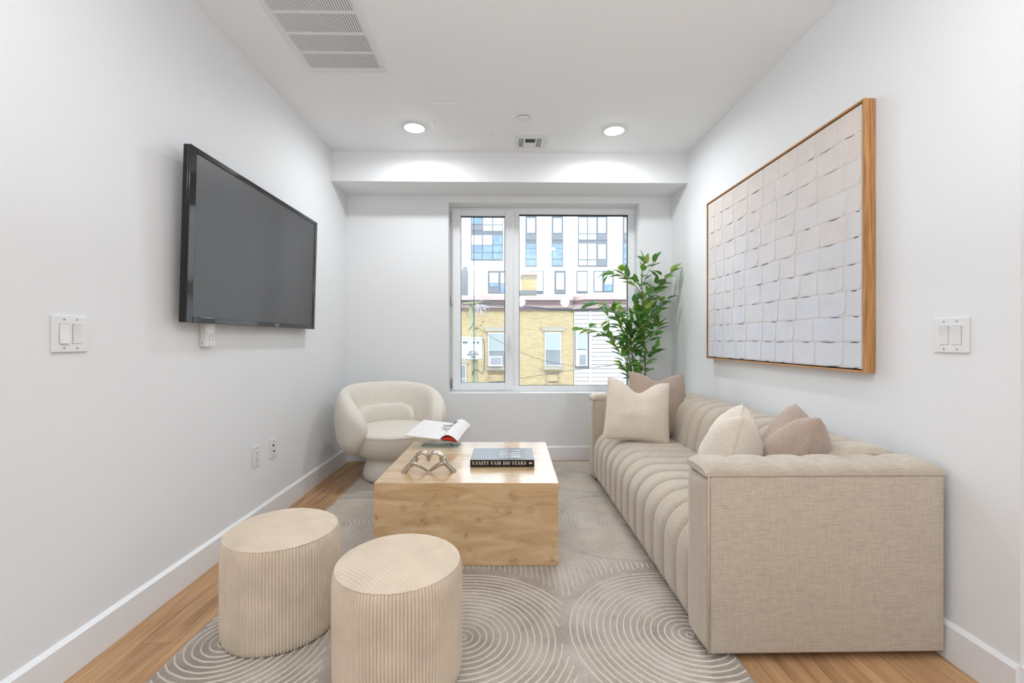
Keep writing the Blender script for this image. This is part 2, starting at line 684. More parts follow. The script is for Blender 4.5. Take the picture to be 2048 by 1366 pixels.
gasket(gx0, gx1, gz0, gz1, GY)
gasket(0.146, 1.204, 0.677, 2.334, GY, 0.008)
box('pane', gx0, gx1, GY, GY + 0.006, gz0, gz1, 'glass', win)
box('pane', 0.146, 1.204, GY, GY + 0.006, 0.677, 2.334, 'glass', win)
hb = MB()
hz = 1.075
hb.box(0.036, 0.060, WY - 0.018, WY - 0.012, hz - 0.06, hz + 0.08)
hd = hb.build('handle_plate', 'plastic', win)
box('handle', 0.040, 0.056, WY - 0.040, WY - 0.028, hz - 0.075, hz + 0.055, 'plastic', win, 0.004, 2)
box('handle_neck', 0.042, 0.054, WY - 0.03, WY - 0.017, hz + 0.03, hz + 0.05, 'plastic', win)
for zz in (2.30, 1.50, 0.70):
    V, Fc = tube([(SX0 - 0.003, WY - 0.018, zz - 0.045), (SX0 - 0.003, WY - 0.018, zz + 0.045)], 0.009, 10)
    mk('hinge', V, Fc, 'steel' if zz < 1 else 'plastic', win, True)

# =================================================================== CEILING FIXTURES
def recessed(x, y, label, watts=LAMP):
    t = thing('recessed_light', label, 'ceiling light', (x, y, ZC), 0, 'recessed ceiling lights', local=True)
    V, Fc = lathe([(0.066, -0.004), (0.070, -0.010), (0.084, -0.008), (0.090, 0.0)], 40)
    Fc = [f for f in Fc if len(f) == 4]
    mk('trim_ring', V, Fc, 'grille', t, True)
    V, Fc = lathe([(0.0, -0.022), (0.03, -0.020), (0.052, -0.014), (0.067, -0.005)], 40)
    Fc = [f[::-1] for f in Fc if len(f) == 4]
    mk('lens', V, Fc, 'lens', t, True)
    ld = bpy.data.lights.new('led_module', 'AREA')
    ld.shape = 'DISK'
    ld.size = 0.13
    ld.energy = watts
    ld.spread = math.radians(172)
    ld.color = (0.90, 0.955, 1.0)
    lo = bpy.data.objects.new('led_module', ld)
    link(lo, t)
    lo.location = (0, 0, -0.026)
    return t


recessed(-0.668, 3.405, 'round recessed ceiling light beside the flush access panel')
recessed(0.832, 3.425, 'round recessed ceiling light on the painting side of the small air register')
for xx, ty in ((-0.668, 'over the ottomans on the television wall side'), (0.832, 'over the tufted arm of the sofa')):  # added pair out of view, brightens upward-facing surfaces
    recessed(xx, 1.0, 'added unseen recessed ceiling light ' + ty, LAMP * 0.25)
for yy, tx in ((-1.2, 'above the middle of the open end'), (-3.6, 'above the end furthest from the window')):  # more added lamps, unseen behind the camera, for fill
    for xx, ty in ((-0.668, 'on the television wall side'), (2.2, 'on the kitchen side')):
        recessed(xx, yy, 'added unseen recessed ceiling light ' + tx + ', ' + ty, LAMP * 0.5)


def pendant(x, y, z, label):
    t = thing('pendant_light', label, 'pendant light', (x, y, z), 0, 'globe pendants', local=True)
    V, Fc = lathe([(0.0, -0.125)] + [(0.125 * math.sin(PI * k / 16), -0.125 * math.cos(PI * k / 16)) for k in range(1, 16)] + [(0.03, 0.122)], 32)
    mk('globe', V, [f for f in Fc if len(f) == 4], 'globelit', t, True)
    V, Fc = lathe([(0.032, 0.118), (0.034, 0.16), (0.006, 0.175), (0.005, ZC - z - 0.02), (0.05, ZC - z - 0.018), (0.05, ZC - z)], 20)
    mk('stem', V, Fc, 'steel', t, True)


def fill_uplighter(x, y, label):  # added fill light behind the camera, bounced off the ceiling
    t = thing('fill_lamp', label, 'added fill light', (x, y, 0), 0, None, local=True)
    V, Fc = lathe([(0.14, 0.0005), (0.14, 0.02), (0.02, 0.035), (0.012, 0.05)], 32)
    mk('base', V, Fc, 'steel', t, True)
    V, Fc = tube([(0, 0, 0.04), (0, 0, 1.17)], 0.012, 12)
    mk('pole', V, Fc, 'steel', t, True)
    V, Fc = lathe([(0.02, 1.16), (0.09, 1.19), (0.15, 1.25), (0.17, 1.31), (0.165, 1.31), (0.14, 1.25), (0.08, 1.20), (0.0, 1.185)], 40)
    mk('bowl_shade', V, [f for f in Fc if len(f) == 4], 'grille', t, True)
    ld = bpy.data.lights.new('uplight', 'AREA')
    ld.shape = 'DISK'
    ld.size = 0.2
    ld.energy = UPLIGHT
    ld.color = (0.86, 0.935, 1.0)
    lo = bpy.data.objects.new('uplight', ld)
    link(lo, t)
    lo.location = (0, 0, 1.30)
    lo.rotation_euler = (PI, 0, 0)


fill_uplighter(0.25, -0.75, 'added fill light on a short steel stand, throwing light at the ceiling')
M['globelit'] = emit('lit_opal_globe', (233, 244, 255), GLOBE)
pendant(0.47, -3.8, 2.17, 'opal globe pendant, closest of the row to the television wall')
pendant(1.70, -3.8, 2.17, 'opal globe pendant in the middle of the kitchen row')
pendant(2.93, -3.8, 2.17, 'opal globe pendant, closest of the row to the kitchen wall')

# return air grille
g0, g1, gy0, gy1 = -1.147, -0.688, 1.93, 2.704
rg = thing('return_air_grille', 'long white louvred return air grille in the ceiling', 'air vent', ((g0 + g1) / 2, (gy0 + gy1) / 2, ZC))
zt, zb = ZC, ZC - 0.008
ix0, ix1 = -1.117, -0.718
box('frame_side', g0, ix0, gy0, gy1, zb, zt, 'grille', rg, 0.002, 1)
box('frame_side', ix1, g1, gy0, gy1, zb, zt, 'grille', rg, 0.002, 1)
bars = [1.905 + 0.025, 2.053, 2.210, 2.364, 2.520]
box('frame_end', ix0, ix1, 2.664, gy1, zb, zt, 'grille', rg, 0.002, 1)
box('frame_end', ix0, ix1, gy0, gy0 + 0.03, zb, zt, 'grille', rg, 0.002, 1)
box('duct_backing', ix0, ix1, gy0, gy1, zt - 0.0015, zt + 0.001, 'duct', rg)
for b in bars[1:]:
    box('cross_bar', ix0, ix1, b - 0.008, b + 0.008, zb + 0.001, zt, 'grille', rg)
bay = [(gy0 + 0.03, 2.045), (2.061, 2.202), (2.218, 2.356), (2.372, 2.512), (2.528, 2.664)]
NS = 32
for (a, b) in bay:
    first = None
    for i in range(NS):
        xc = ix0 + (ix1 - ix0) * (i + 0.5) / NS
        if first is None:
            w = (ix1 - ix0) / NS * 0.31
            V = [(xc - w, a, zt - 0.0065), (xc - w, b, zt - 0.0065), (xc + w * 0.9, b, zt - 0.002), (xc + w * 0.9, a, zt - 0.002),
                 (xc - w, a, zt - 0.0050), (xc - w, b, zt - 0.0050), (xc + w * 0.9, b, zt - 0.0005), (xc + w * 0.9, a, zt - 0.0005)]
            first = mk('slat', V, BOXF, 'grille', rg)
            x0s = xc
        else:
            share('slat', first, rg, (xc - x0s, 0, 0))
V, Fc = lathe([(0.0, zb - 0.002), (0.004, zb - 0.0015), (0.005, zb)], 12, -0.703, 2.645)
mk('screw', V, [f for f in Fc if len(f) == 4], 'steel', rg, True)

# small supply register
sr = thing('supply_register', 'small square white air register near the soffit', 'air vent', (0.218, 3.645, ZC))
zb = ZC - 0.006
mb = MB()
rx0, rx1, ry0, ry1 = 0.093, 0.345, 3.53, 3.762
box('face_plate', rx0, rx1, ry0, ry1, zb, ZC, 'grille', sr, 0.002, 1)
for i in range(3):
    for sx in (0.120, 0.262):
        box('slot', sx + i * 0.013, sx + i * 0.013 + 0.006, 3.57, 3.72, zb - 0.0008, zb + 0.001, 'slot', sr)
box('deflector_opening', 0.168, 0.248, 3.575, 3.640, zb - 0.0008, zb + 0.001, 'duct', sr)
V = [(0.168, 3.640, zb), (0.248, 3.640, zb), (0.248, 3.715, zb - 0.006), (0.168, 3.715, zb - 0.006)]
V += [(a, b, c - 0.001) for a, b, c in V]
mk('deflector_blade', V, BOXF, 'grille', sr)
for sx in (0.103, 0.335):
    V, Fc = lathe([(0.0, zb - 0.002), (0.003, zb - 0.0015), (0.004, zb)], 10, sx, 3.646)
    mk('screw', V, [f for f in Fc if len(f) == 4], 'steel', sr, True)

# sprinkler cover
V, Fc = lathe([(0.0, -0.012), (0.036, -0.012), (0.042, -0.009), (0.043, -0.005)], 32)
Fc = [f[::-1] for f in Fc if len(f) == 4]
sp = thing('sprinkler_cover', 'small round white sprinkler cover disc on the ceiling', 'sprinkler cover', (0.137, 3.245, ZC), local=True)
mk('cover_disc', V, Fc, 'plastic', sp, True)
V, Fc = lathe([(0.034, -0.006), (0.036, 0.0)], 32)
mk('shadow_gap_ring', V, [f for f in Fc if len(f) == 4], 'slot', sp, True)  # dark ring painted in for the shadow gap above the disc

# access panel
ap = thing('access_panel', 'flush white access panel screwed to the ceiling', 'access panel', (-0.26, 3.31, ZC))
box('panel', -0.535, 0.018, 3.056, 3.560, ZC - 0.004, ZC, 'ceil', ap, 0.001, 1)
for sx, sy in ((-0.50, 3.30), (-0.42, 3.50), (-0.02, 3.31), (-0.09, 3.50)):
    V, Fc = lathe([(0.0, ZC - 0.0052), (0.0035, ZC - 0.0048), (0.004, ZC - 0.004)], 10, sx, sy)
    mk('screw', V, [f for f in Fc if len(f) == 4], 'duct', ap, True)

# =================================================================== WALL PLATES
def switch_plate(side, yc, zc, label, states):
    """side +1: on the left wall facing +X, -1: on the right wall facing -X"""
    X = XL if side > 0 else XR
    t = thing('light_switch', label, 'light switch', (X, yc, zc - 0.06), local=True)
    def bx(name, d0, d1, y0, y1, z0, z1, mat, bev=0.0, par=t):
        return box(name, side * d0, side * d1, y0, y1, z0 + 0.06, z1 + 0.06, mat, par, bev, 2)
    bx('plate', 0.0, 0.007, -0.062, 0.062, -0.0615, 0.0615, 'plastic', 0.003)
    for i, c in enumerate((-0.023, 0.023)):
        bx('rocker_frame', 0.0062, 0.0074, c - 0.0168, c + 0.0168, -0.0338, 0.0338, 'gapgrey', 0.0004)
        s = states[i]
        V = []
        for yy in (c - 0.0155, c + 0.0155):
            V += [(side * 0.006, yy, 0.06 - 0.0325), (side * (0.0125 if s else 0.0080), yy, 0.06 - 0.0325), (side * 0.0090, yy, 0.06), (side * (0.0080 if s else 0.0125), yy, 0.06 + 0.0325), (side * 0.006, yy, 0.06 + 0.0325)]
        Fc = [(0, 1, 2, 3, 4), (9, 8, 7, 6, 5)] + [(j, 5 + j, 5 + (j + 1) % 5, (j + 1) % 5) for j in range(5)]
        if side < 0:
            Fc = [f[::-1] for f in Fc]
        mk('rocker', V, Fc, 'plastic', t)
        for zz in (-0.048, 0.048):
            V, Fc = tube([(side * 0.0065, c, 0.06 + zz), (side * 0.0082, c, 0.06 + zz)], 0.003, 10)
            mk('screw', V, Fc, 'steel', t, True)
    return t


switch_plate(1, 1.546, 1.140, 'white double rocker light switch on the television wall', (True, False))
switch_plate(-1, 1.562, 1.136, 'white double rocker light switch beside the painting', (False, False))


def outlet(yc, zc, label, kind):
    t = thing('wall_outlet', label, 'wall outlet', (XL, yc, zc - 0.06), local=True)
    box('plate', 0, 0.006, -0.036, 0.036, 0.0, 0.12, 'plastic', t, 0.0025, 2)
    if kind == 'power':
        box('receptacle', 0.005, 0.009, -0.0165, 0.0165, 0.026, 0.094, 'plastic', t, 0.001, 1)
        for zz in (0.044, 0.078):
            for yy in (-0.006, 0.006):
                box('blade_slot', 0.0085, 0.0094, yy - 0.001, yy + 0.001, zz, zz + 0.009, 'slot', t)
            V, Fc = tube([(0.0085, 0, zz - 0.006), (0.0094, 0, zz - 0.006)], 0.0026, 10)
            mk('ground_hole', V, Fc, 'slot', t)
    else:
        box('data_port', 0.0055, 0.0075, -0.010, 0.010, 0.073, 0.083, 'slot', t)
        V, Fc = tube([(0.0055, 0, 0.042), (0.014, 0, 0.042)], 0.0045, 12)
        mk('coax_jack', V, Fc, 'duct', t, True)
    for zz in (0.012, 0.108):
        V, Fc = tube([(0.0055, 0, zz), (0.0068, 0, zz)], 0.0028, 10)
        mk('screw', V, Fc, 'steel', t, True)


outlet(2.690, 0.438, 'white duplex power outlet low on the television wall', 'power')
outlet(2.885, 0.440, 'white data and coax wall plate, closer to the armchair', 'data')

# wall controller under the television
wc = thing('wall_controller', 'small white wall control box peeking out under the television', 'controller', (XL, 2.235, 1.087), local=True)
box('body', 0, 0.030, -0.036, 0.036, 0.0, 0.14, 'plastic', wc, 0.004, 2)
box('button_pad', 0.029, 0.0315, -0.029, 0.029, 0.006, 0.078, 'paper', wc, 0.001, 1)
V, Fc = tube([(0.0312 , math.cos(a) * 0.014, 0.042 + math.sin(a) * 0.014) for a in [2 * PI * i / 20 for i in range(20)]], 0.0012, 6, closed=True)
mk('dial_ring', V, Fc, 'steel', wc, True)
for yy, zz in ((-0.018, 0.064), (0.018, 0.064), (-0.018, 0.018), (0.018, 0.018)):
    V, Fc = tube([(0.031, yy, zz), (0.0325, yy, zz)], 0.004, 10)
    mk('button', V, Fc, 'grille', wc, True)
for zz in (0.012, 0.017):
    box('side_port', 0.010, 0.014, -0.0365, -0.0355, zz, zz + 0.003, 'slot', wc)

# =================================================================== TELEVISION
tvx, ty0, ty1, tz0, tz1 = -1.390, 2.009, 3.359, 1.197, 1.977
tv = thing('television', 'large flat black television hung on the white wall', 'television', (tvx, (ty0 + ty1) / 2, tz0), local=True)
tv.rotation_euler = (0, math.radians(1.6), 0)
tw, th = (ty1 - ty0) / 2, tz1 - tz0
box('back_shell', -0.030, -0.006, -tw, tw, 0, th, 'tvblack', tv, 0.004, 2)
bl, bt, bb = 0.044, 0.024, 0.028
box('bezel', -0.007, 0.003, -tw, -tw + bl, 0, th, 'tvblack', tv, 0.003, 2)
box('bezel', -0.007, 0.003, tw - bl * 0.8, tw, 0, th, 'tvblack', tv, 0.003, 2)
box('bezel', -0.007, 0.003, -tw + bl, tw - bl * 0.8, 0, bb, 'tvblack', tv, 0.003, 2)
box('bezel', -0.007, 0.003, -tw + bl, tw - bl * 0.8, th - bt, th, 'tvblack', tv, 0.003, 2)
box('screen', -0.008, -0.0015, -tw + bl - 0.001, tw - bl * 0.8 + 0.001, bb - 0.001, th - bt + 0.001, 'tvscreen', tv)
lg = MB()
def lq(*p):
    lg.add([(0.0036, y, z) for y, z in p], [(0, 1, 2, 3)])
ly, lz = 0.10, 0.006
lq((ly, lz), (ly + 0.005, lz), (ly + 0.020, lz + 0.016), (ly + 0.015, lz + 0.016))
lq((ly, lz + 0.016), (ly + 0.015, lz), (ly + 0.020, lz), (ly + 0.005, lz + 0.016))
lq((ly + 0.024, lz + 0.003), (ly + 0.036, lz + 0.003), (ly + 0.036, lz + 0.006), (ly + 0.024, lz + 0.006))
lq((ly + 0.027, lz + 0.010), (ly + 0.033, lz + 0.010), (ly + 0.033, lz + 0.014), (ly + 0.027, lz + 0.014))
lq((ly + 0.040, lz + 0.002), (ly + 0.045, lz + 0.002), (ly + 0.045, lz + 0.015), (ly + 0.040, lz + 0.015))
lg.build('logo', 'logo', tv)
box('wall_mount', -0.062, -0.030, -0.22, 0.22, 0.2, 0.55, 'tvblack', tv)

# =================================================================== PAINTING
fx, py0, py1, pz0, pz1 = 1.512, 1.887, 3.373, 0.981, 2.137
pt = thing('painting', 'large pale abstract canvas of brick-like plaster strokes in an oak frame', 'painting', (XR, (py0 + py1) / 2, pz0))
lip = 0.009
box('frame_rail', fx, XR - 0.003, py0, py0 + lip, pz0, pz1, 'oak', pt, 0.001, 1)
box('frame_rail', fx, XR - 0.003, py1 - lip, py1, pz0, pz1, 'oak', pt, 0.001, 1)
box('frame_rail', fx, XR - 0.003, py0 + lip, py1 - lip, pz0, pz0 + lip, 'oak', pt, 0.001, 1)
box('frame_rail', fx, XR - 0.003, py0 + lip, py1 - lip, pz1 - lip, pz1, 'oak', pt, 0.001, 1)
M['gap'] = plain('frame_shadow_gap', (48, 36, 28), 0.9)
M['canvas'] = plain('pale_canvas_ground', (214, 209, 207), 0.85, var=0.06, vscale=14, bmp=0.4, bscale=180)
M['stroke'] = plain('dark_paint_line', (70, 66, 72), 0.8, var=0.4, vscale=60)
def paint_mat(i):
    # blush towards one end of the series, cool white towards the other, top rows to bottom rows
    a, b = (220, 210, 203), (213, 215, 222)
    t = i / 4
    return plain('plaster_paint', tuple(a[k] + (b[k] - a[k]) * t for k in range(3)), 0.7, var=0.045, vscale=9, bmp=0.35, bscale=70, bdist=0.002)
PM = [paint_mat(i) for i in range(5)]
box('backing', 1.530, XR - 0.003, py0 + lip, py1 - lip, pz0 + lip, pz1 - lip, 'gap', pt)
cy0, cy1, cz0, cz1 = py0 + lip + 0.006, py1 - lip - 0.006, pz0 + lip + 0.006, pz1 - lip - 0.006
cx = 1.5185
canvas = box('canvas', cx, 1.532, cy0, cy1, cz0, cz1, 'canvas', pt)
rows = 10
RP = random.Random(5)
rh = (cz1 - cz0) / rows
colw = [0.10, 0.175, 0.165, 0.165, 0.16, 0.17, 0.15, 0.15, 0.13, 0.11]
base = [0.0]
for w in colw:
    base.append(base[-1] + w)
sc_ = (cy1 - cy0) / base[-1]
base = [b * sc_ for b in base]
edges_prev = None
for r in range(rows):
    zr0 = cz0 + r * rh
    zr1 = zr0 + rh
    cols = [base[0]] + [b + RP.uniform(-0.022, 0.022) + 0.012 * math.sin(r * 0.8 + i) for i, b in enumerate(base[1:-1])] + [base[-1]]
    for i in range(len(cols) - 1):
        ya, yb = cy0 + cols[i] + 0.0008, cy0 + cols[i + 1] - 0.0012
        za, zb2 = zr0 + 0.0015 + RP.uniform(-0.001, 0.002), zr1 - 0.0008 + RP.uniform(-0.002, 0.001)
        sl = RP.uniform(-0.006, 0.006)
        nx_, nz_ = 9, 7
        sd = RP.uniform(0, 100)
        cr = RP.choice((0.0, 0.0, 0.004, 0.010, 0.016))
        hgt = RP.uniform(0.0004, 0.0009)
        def fn(s, t, ya=ya, yb=yb, za=za, zb2=zb2, sl=sl, sd=sd, hgt=hgt, cr=cr):
            wob = 0.0035 * noise.noise(Vector((sd, t * 3.1, s * 2.0)))
            y = ya + (yb - ya) * s + wob
            z = za + (zb2 - za) * t + sl * (s - 0.5) + 0.0035 * noise.noise(Vector((s * 3.3, sd, t)))
            # rounded lower corner towards the near edge, as a palette knife leaves it
            if t < 0.34 and s < 0.34:
                k = (0.34 - t) / 0.34 * (0.34 - s) / 0.34
                y += cr * k
                z += cr * 0.6 * k
            e = min(s, 1 - s, t, 1 - t)
            ridge = 0.0026 * math.exp(-((s - 0.035) / 0.03) ** 2) + 0.0009 * math.exp(-((t - 0.06) / 0.05) ** 2)
            h = 0.0 if e <= 1e-6 else hgt + ridge + 0.0006 * noise.noise(Vector((s * 5, t * 5, sd)))
            return (cx - h, min(max(y, cy0), cy1), min(max(z, cz0), cz1))
        ss = [0, .03, .08, .2, .4, .6, .8, .93, .985, 1]
        ts = [0, .04, .1, .3, .55, .8, .95, 1]
        V = [fn(s, t) for s in ss for t in ts]
        nv = len(ts)
        Fc = [(a * nv + b, (a + 1) * nv + b, (a + 1) * nv + b + 1, a * nv + b + 1) for a in range(len(ss) - 1) for b in range(nv - 1)]
        mid = min(4, max(0, int((1 - (r + 0.5) / rows) * -5 + 5 - 0.3 + (0.8 if i > 5 else 0) + RP.uniform(-0.5, 0.5))))
        tone = 4 - min(4, max(0, int(r / rows * 5 + RP.uniform(-0.6, 0.6))))
        mk('paint_patch', V, Fc, PM[tone], canvas, True)
        # dark broken line left in the joint under some patches
        if RP.random() < 0.85:
            s0 = RP.uniform(0, 0.5)
            s1 = min(1, s0 + RP.uniform(0.25, 0.6))
            pts = []
            for q in range(7):
                s = s0 + (s1 - s0) * q / 6
                pts.append((cx - 0.0010, ya + (yb - ya) * s, za - 0.001 + sl * (s - 0.5) + 0.003 * noise.noise(Vector((s * 6, sd, 3)))))
            wd = RP.uniform(0.0008, 0.0022)
            V, Fc = tube(pts, lambda t, wd=wd: wd * (0.25 + math.sin(PI * min(1, max(0, t))) * 0.9), 5)
            V = [(min(v[0], cx + 0.0005), max(cy0, v[1]), max(cz0, v[2])) for v in V]
            mk('dark_line', V, Fc, 'stroke', canvas, True)

# =================================================================== RUG
RX0, RX1, RY0, RY1 = -1.165, 0.818, 1.13, 4.148
def rug_mat():
    m, nt, bs = new_mat('greige_rug_pile')
    bs.inputs['Roughness'].default_value = 0.55
    bs.inputs['Specular IOR Level'].default_value = 0.45
    bs.inputs['Sheen Weight'].default_value = 0.4
    n = nd(nt, 'ShaderNodeTexNoise')
    n.inputs['Scale'].default_value = 5
    n.inputs['Detail'].default_value = 8
    n.inputs['Roughness'].default_value = 0.65
    nt.links.new(coords(nt), n.inputs['Vector'])
    f = nd(nt, 'ShaderNodeTexNoise')
    f.inputs['Scale'].default_value = 260
    f.inputs['Detail'].default_value = 2
    nt.links.new(coords(nt), f.inputs['Vector'])
    c1 = ramp(nt, n.outputs['Fac'], [(0.30, lin((138, 124, 111))), (0.5, lin((168, 154, 140))), (0.7, lin((190, 179, 167)))])
    c2 = ramp(nt, f.outputs['Fac'], [(0.3, (0.78, 0.78, 0.78, 1)), (0.65, (1.05, 1.05, 1.05, 1))])
    nt.links.new(mixc(nt, 1.0, c1, c2, 'MULTIPLY'), bs.inputs['Base Color'])
    bump(nt, bs, f.outputs['Fac'], 0.6, 0.004)
    return m
M['rug'] = rug_mat()
M['rugline'] = plain('cream_raised_pile', (212, 201, 187), 0.85, var=0.1, vscale=150, bmp=0.4, bscale=300, bdist=0.002, spec=0.2)
M['rugedge'] = plain('rug_binding', (196, 186, 172), 0.9)
rug = thing('area_rug', 'greige area rug carved with cream concentric arches', 'rug', ((RX0 + RX1) / 2, (RY0 + RY1) / 2, 0))
V, Fc = bevel_geo(boxv(RX0, RX1, RY0, RY1, 0.0003, 0.010), BOXF, 0.003, 1)
pile = mk('pile', V, Fc, 'rug', rug)
CS = 0.855
mot = []
for j in range(-2, 5):
    for i in range(-3, 5):
        mot.append((1, 0.70 + CS * (i - 1), 1.70 + 1.04 * j, 0.475))           # full rounds
        mot.append((0, 0.70 - CS / 2 + CS * (i - 1), 2.215 + 1.04 * j, 0.60))    # arches behind them
mot = [m for m in mot if RX0 - 0.7 < m[1] < RX1 + 0.7 and RY0 - 0.7 < m[2] < RY1 + 0.7]
# order: rounds over arches; among arches the one nearer to the table end lies on top
def above(a, b):
    if a[0] != b[0]:
        return a[0] > b[0]
    return a[2] < b[2] - 0.01 or (abs(a[2] - b[2]) < 0.01 and a[1] > b[1])
def inside(m, x, y):
    if m[0] == 1:
        return (x - m[1]) ** 2 + (y - m[2]) ** 2 < (m[3] + 0.012) ** 2
    if y >= m[2]:
        return (x - m[1]) ** 2 + (y - m[2]) ** 2 < (m[3] + 0.012) ** 2
    return abs(x - m[1]) < m[3] and y > m[2] - 0.75
lines = MB()
step = 0.0255
rl = random.Random(3)
for m in mot:
    cover = [q for q in mot if q is not m and above(q, m) and abs(q[1] - m[1]) < 1.3 and abs(q[2] - m[2]) < 1.6]
    nr = int(m[3] / step)
    for k in range(nr):
        r = 0.014 + k * step
        pts = []
        if m[0] == 1:
            n = max(10, int(2 * PI * r / 0.016))
            for q in range(n + 1):
                a = 2 * PI * q / n
                pts.append((m[1] + r * math.cos(a), m[2] + r * math.sin(a)))
        else:
            ns = 44
            for q in range(ns):
                pts.append((m[1] - r, m[2] - 0.7 + 0.7 * q / ns))
            n = max(8, int(PI * r / 0.016))
            for q in range(n + 1):
                a = PI - PI * q / n
                pts.append((m[1] + r * math.cos(a), m[2] + r * math.sin(a)))
            for q in range(1, ns + 1):
                pts.append((m[1] + r, m[2] - 0.7 * q / ns))
        run = []
        def flush(run):
            if len(run) < 3:
                return
            V, Fc = [], []
            for q in range(len(run)):
                x, y = run[q]
                x1, y1 = run[min(q + 1, len(run) - 1)]
                x0, y0 = run[max(q - 1, 0)]
                dx, dy = x1 - x0, y1 - y0
                L = math.hypot(dx, dy) or 1
                nx, ny = -dy / L, dx / L
                w = 0.0032 + 0.0008 * noise.noise(Vector((x * 45, y * 45, 0)))
                off = 0.0024 * noise.noise(Vector((x * 28, y * 28, 5)))
                hz_ = 0.0130 + 0.0007 * noise.noise(Vector((x * 60, y * 60, 9)))
                bx_, by_ = x + nx * off, y + ny * off
                V += [(bx_ + nx * w, by_ + ny * w, 0.0098), (bx_ + nx * w * 0.55, by_ + ny * w * 0.55, hz_), (bx_ - nx * w * 0.55, by_ - ny * w * 0.55, hz_), (bx_ - nx * w, by_ - ny * w, 0.0098)]
                if q:
                    b = (q - 1) * 4
                    Fc += [(b + c, b + c + 1, b + 5 + c, b + 4 + c) for c in range(3)]
            lines.add(V, Fc)
        for (x, y) in pts:
            ok = RX0 + 0.006 < x < RX1 - 0.006 and RY0 + 0.006 < y < RY1 - 0.006 and not any(inside(q, x, y) for q in cover)
            if ok:
                run.append((x, y))
            else:
                flush(run)
                run = []
        flush(run)
pl = lines.build('raised_line_pattern', 'rugline', rug, True)
pl['kind'] = 'stuff'
RZ = 0.0125   # what stands on the rug stands here

# =================================================================== COFFEE TABLE
TW, TD, TH = 0.905, 0.898, 0.405
tcx, tcy, trot = -0.176, 2.685, -0.0200
ct = thing('coffee_table', 'square pale burl wood block coffee table on the rug', 'coffee table', (tcx, tcy, RZ), trot, local=True)
def fk(u, v, r):
    # knot on the front face from its place in the photograph
    return (-TW / 2 + TW * (u - 747) / 369.0, -TD / 2, TH * (1132 - v) / 165.0, r)
kn = [fk(911, 995, .022), fk(1024, 992, .034), fk(1029, 1000, .02), fk(806, 1017, .026), fk(852, 1011, .026), fk(875, 1013, .014),
      fk(843, 1042, .05), fk(955, 1042, .024), fk(1016, 1024, .028), fk(992, 1021, .012), fk(1058, 1022, .026), fk(931, 1073, .02),
      fk(938, 1099, .016), fk(1026, 1125, .034), fk(1106, 1092, .014), fk(750, 1035, .02), fk(1105, 1119, .02), fk(790, 1100, .03)]
Wf = burl('burl_veneer_front', kn, 'y')
Wt = burl('burl_veneer_top', [(-.3, .1, TH, .03), (.2, .3, TH, .03), (-.1, -.3, TH, .025), (.33, -.2, TH, .03)], 'z')
Ws = burl('burl_veneer_side', [(-TW / 2, .1, .2, .03), (TW / 2, -.25, .12, .035), (TW / 2, .2, .3, .03), (-TW / 2, -.2, .3, .04)], 'x')
th_ = 0.022
hw, hdp = TW / 2, TD / 2


def mitre(name, outer, inner, mat):
    """panel with bevelled (mitred) edges: four outer and four inner corners"""
    V = list(outer) + list(inner)
    o = mk(name, V, [(0, 1, 2, 3), (7, 6, 5, 4), (0, 4, 5, 1), (1, 5, 6, 2), (2, 6, 7, 3), (3, 7, 4, 0)], mat, ct)
    return o


q = th_
mitre('top_panel', [(-hw, -hdp, TH), (hw, -hdp, TH), (hw, hdp, TH), (-hw, hdp, TH)], [(-hw + q, -hdp + q, TH - q), (hw - q, -hdp + q, TH - q), (hw - q, hdp - q, TH - q), (-hw + q, hdp - q, TH - q)], Wt)
mitre('front_panel', [(-hw, -hdp, 0), (hw, -hdp, 0), (hw, -hdp, TH), (-hw, -hdp, TH)], [(-hw + q, -hdp + q, 0), (hw - q, -hdp + q, 0), (hw - q, -hdp + q, TH - q), (-hw + q, -hdp + q, TH - q)], Wf)
mitre('back_panel', [(hw, hdp, 0), (-hw, hdp, 0), (-hw, hdp, TH), (hw, hdp, TH)], [(hw - q, hdp - q, 0), (-hw + q, hdp - q, 0), (-hw + q, hdp - q, TH - q), (hw - q, hdp - q, TH - q)], Wf)
mitre('side_panel', [(-hw, hdp, 0), (-hw, -hdp, 0), (-hw, -hdp, TH), (-hw, hdp, TH)], [(-hw + q, hdp - q, 0), (-hw + q, -hdp + q, 0), (-hw + q, -hdp + q, TH - q), (-hw + q, hdp - q, TH - q)], Ws)
mitre('side_panel', [(hw, -hdp, 0), (hw, hdp, 0), (hw, hdp, TH), (hw, -hdp, TH)], [(hw - q, -hdp + q, 0), (hw - q, hdp - q, 0), (hw - q, hdp - q, TH - q), (hw - q, -hdp + q, TH - q)], Ws)
TT = RZ + TH      # table top height

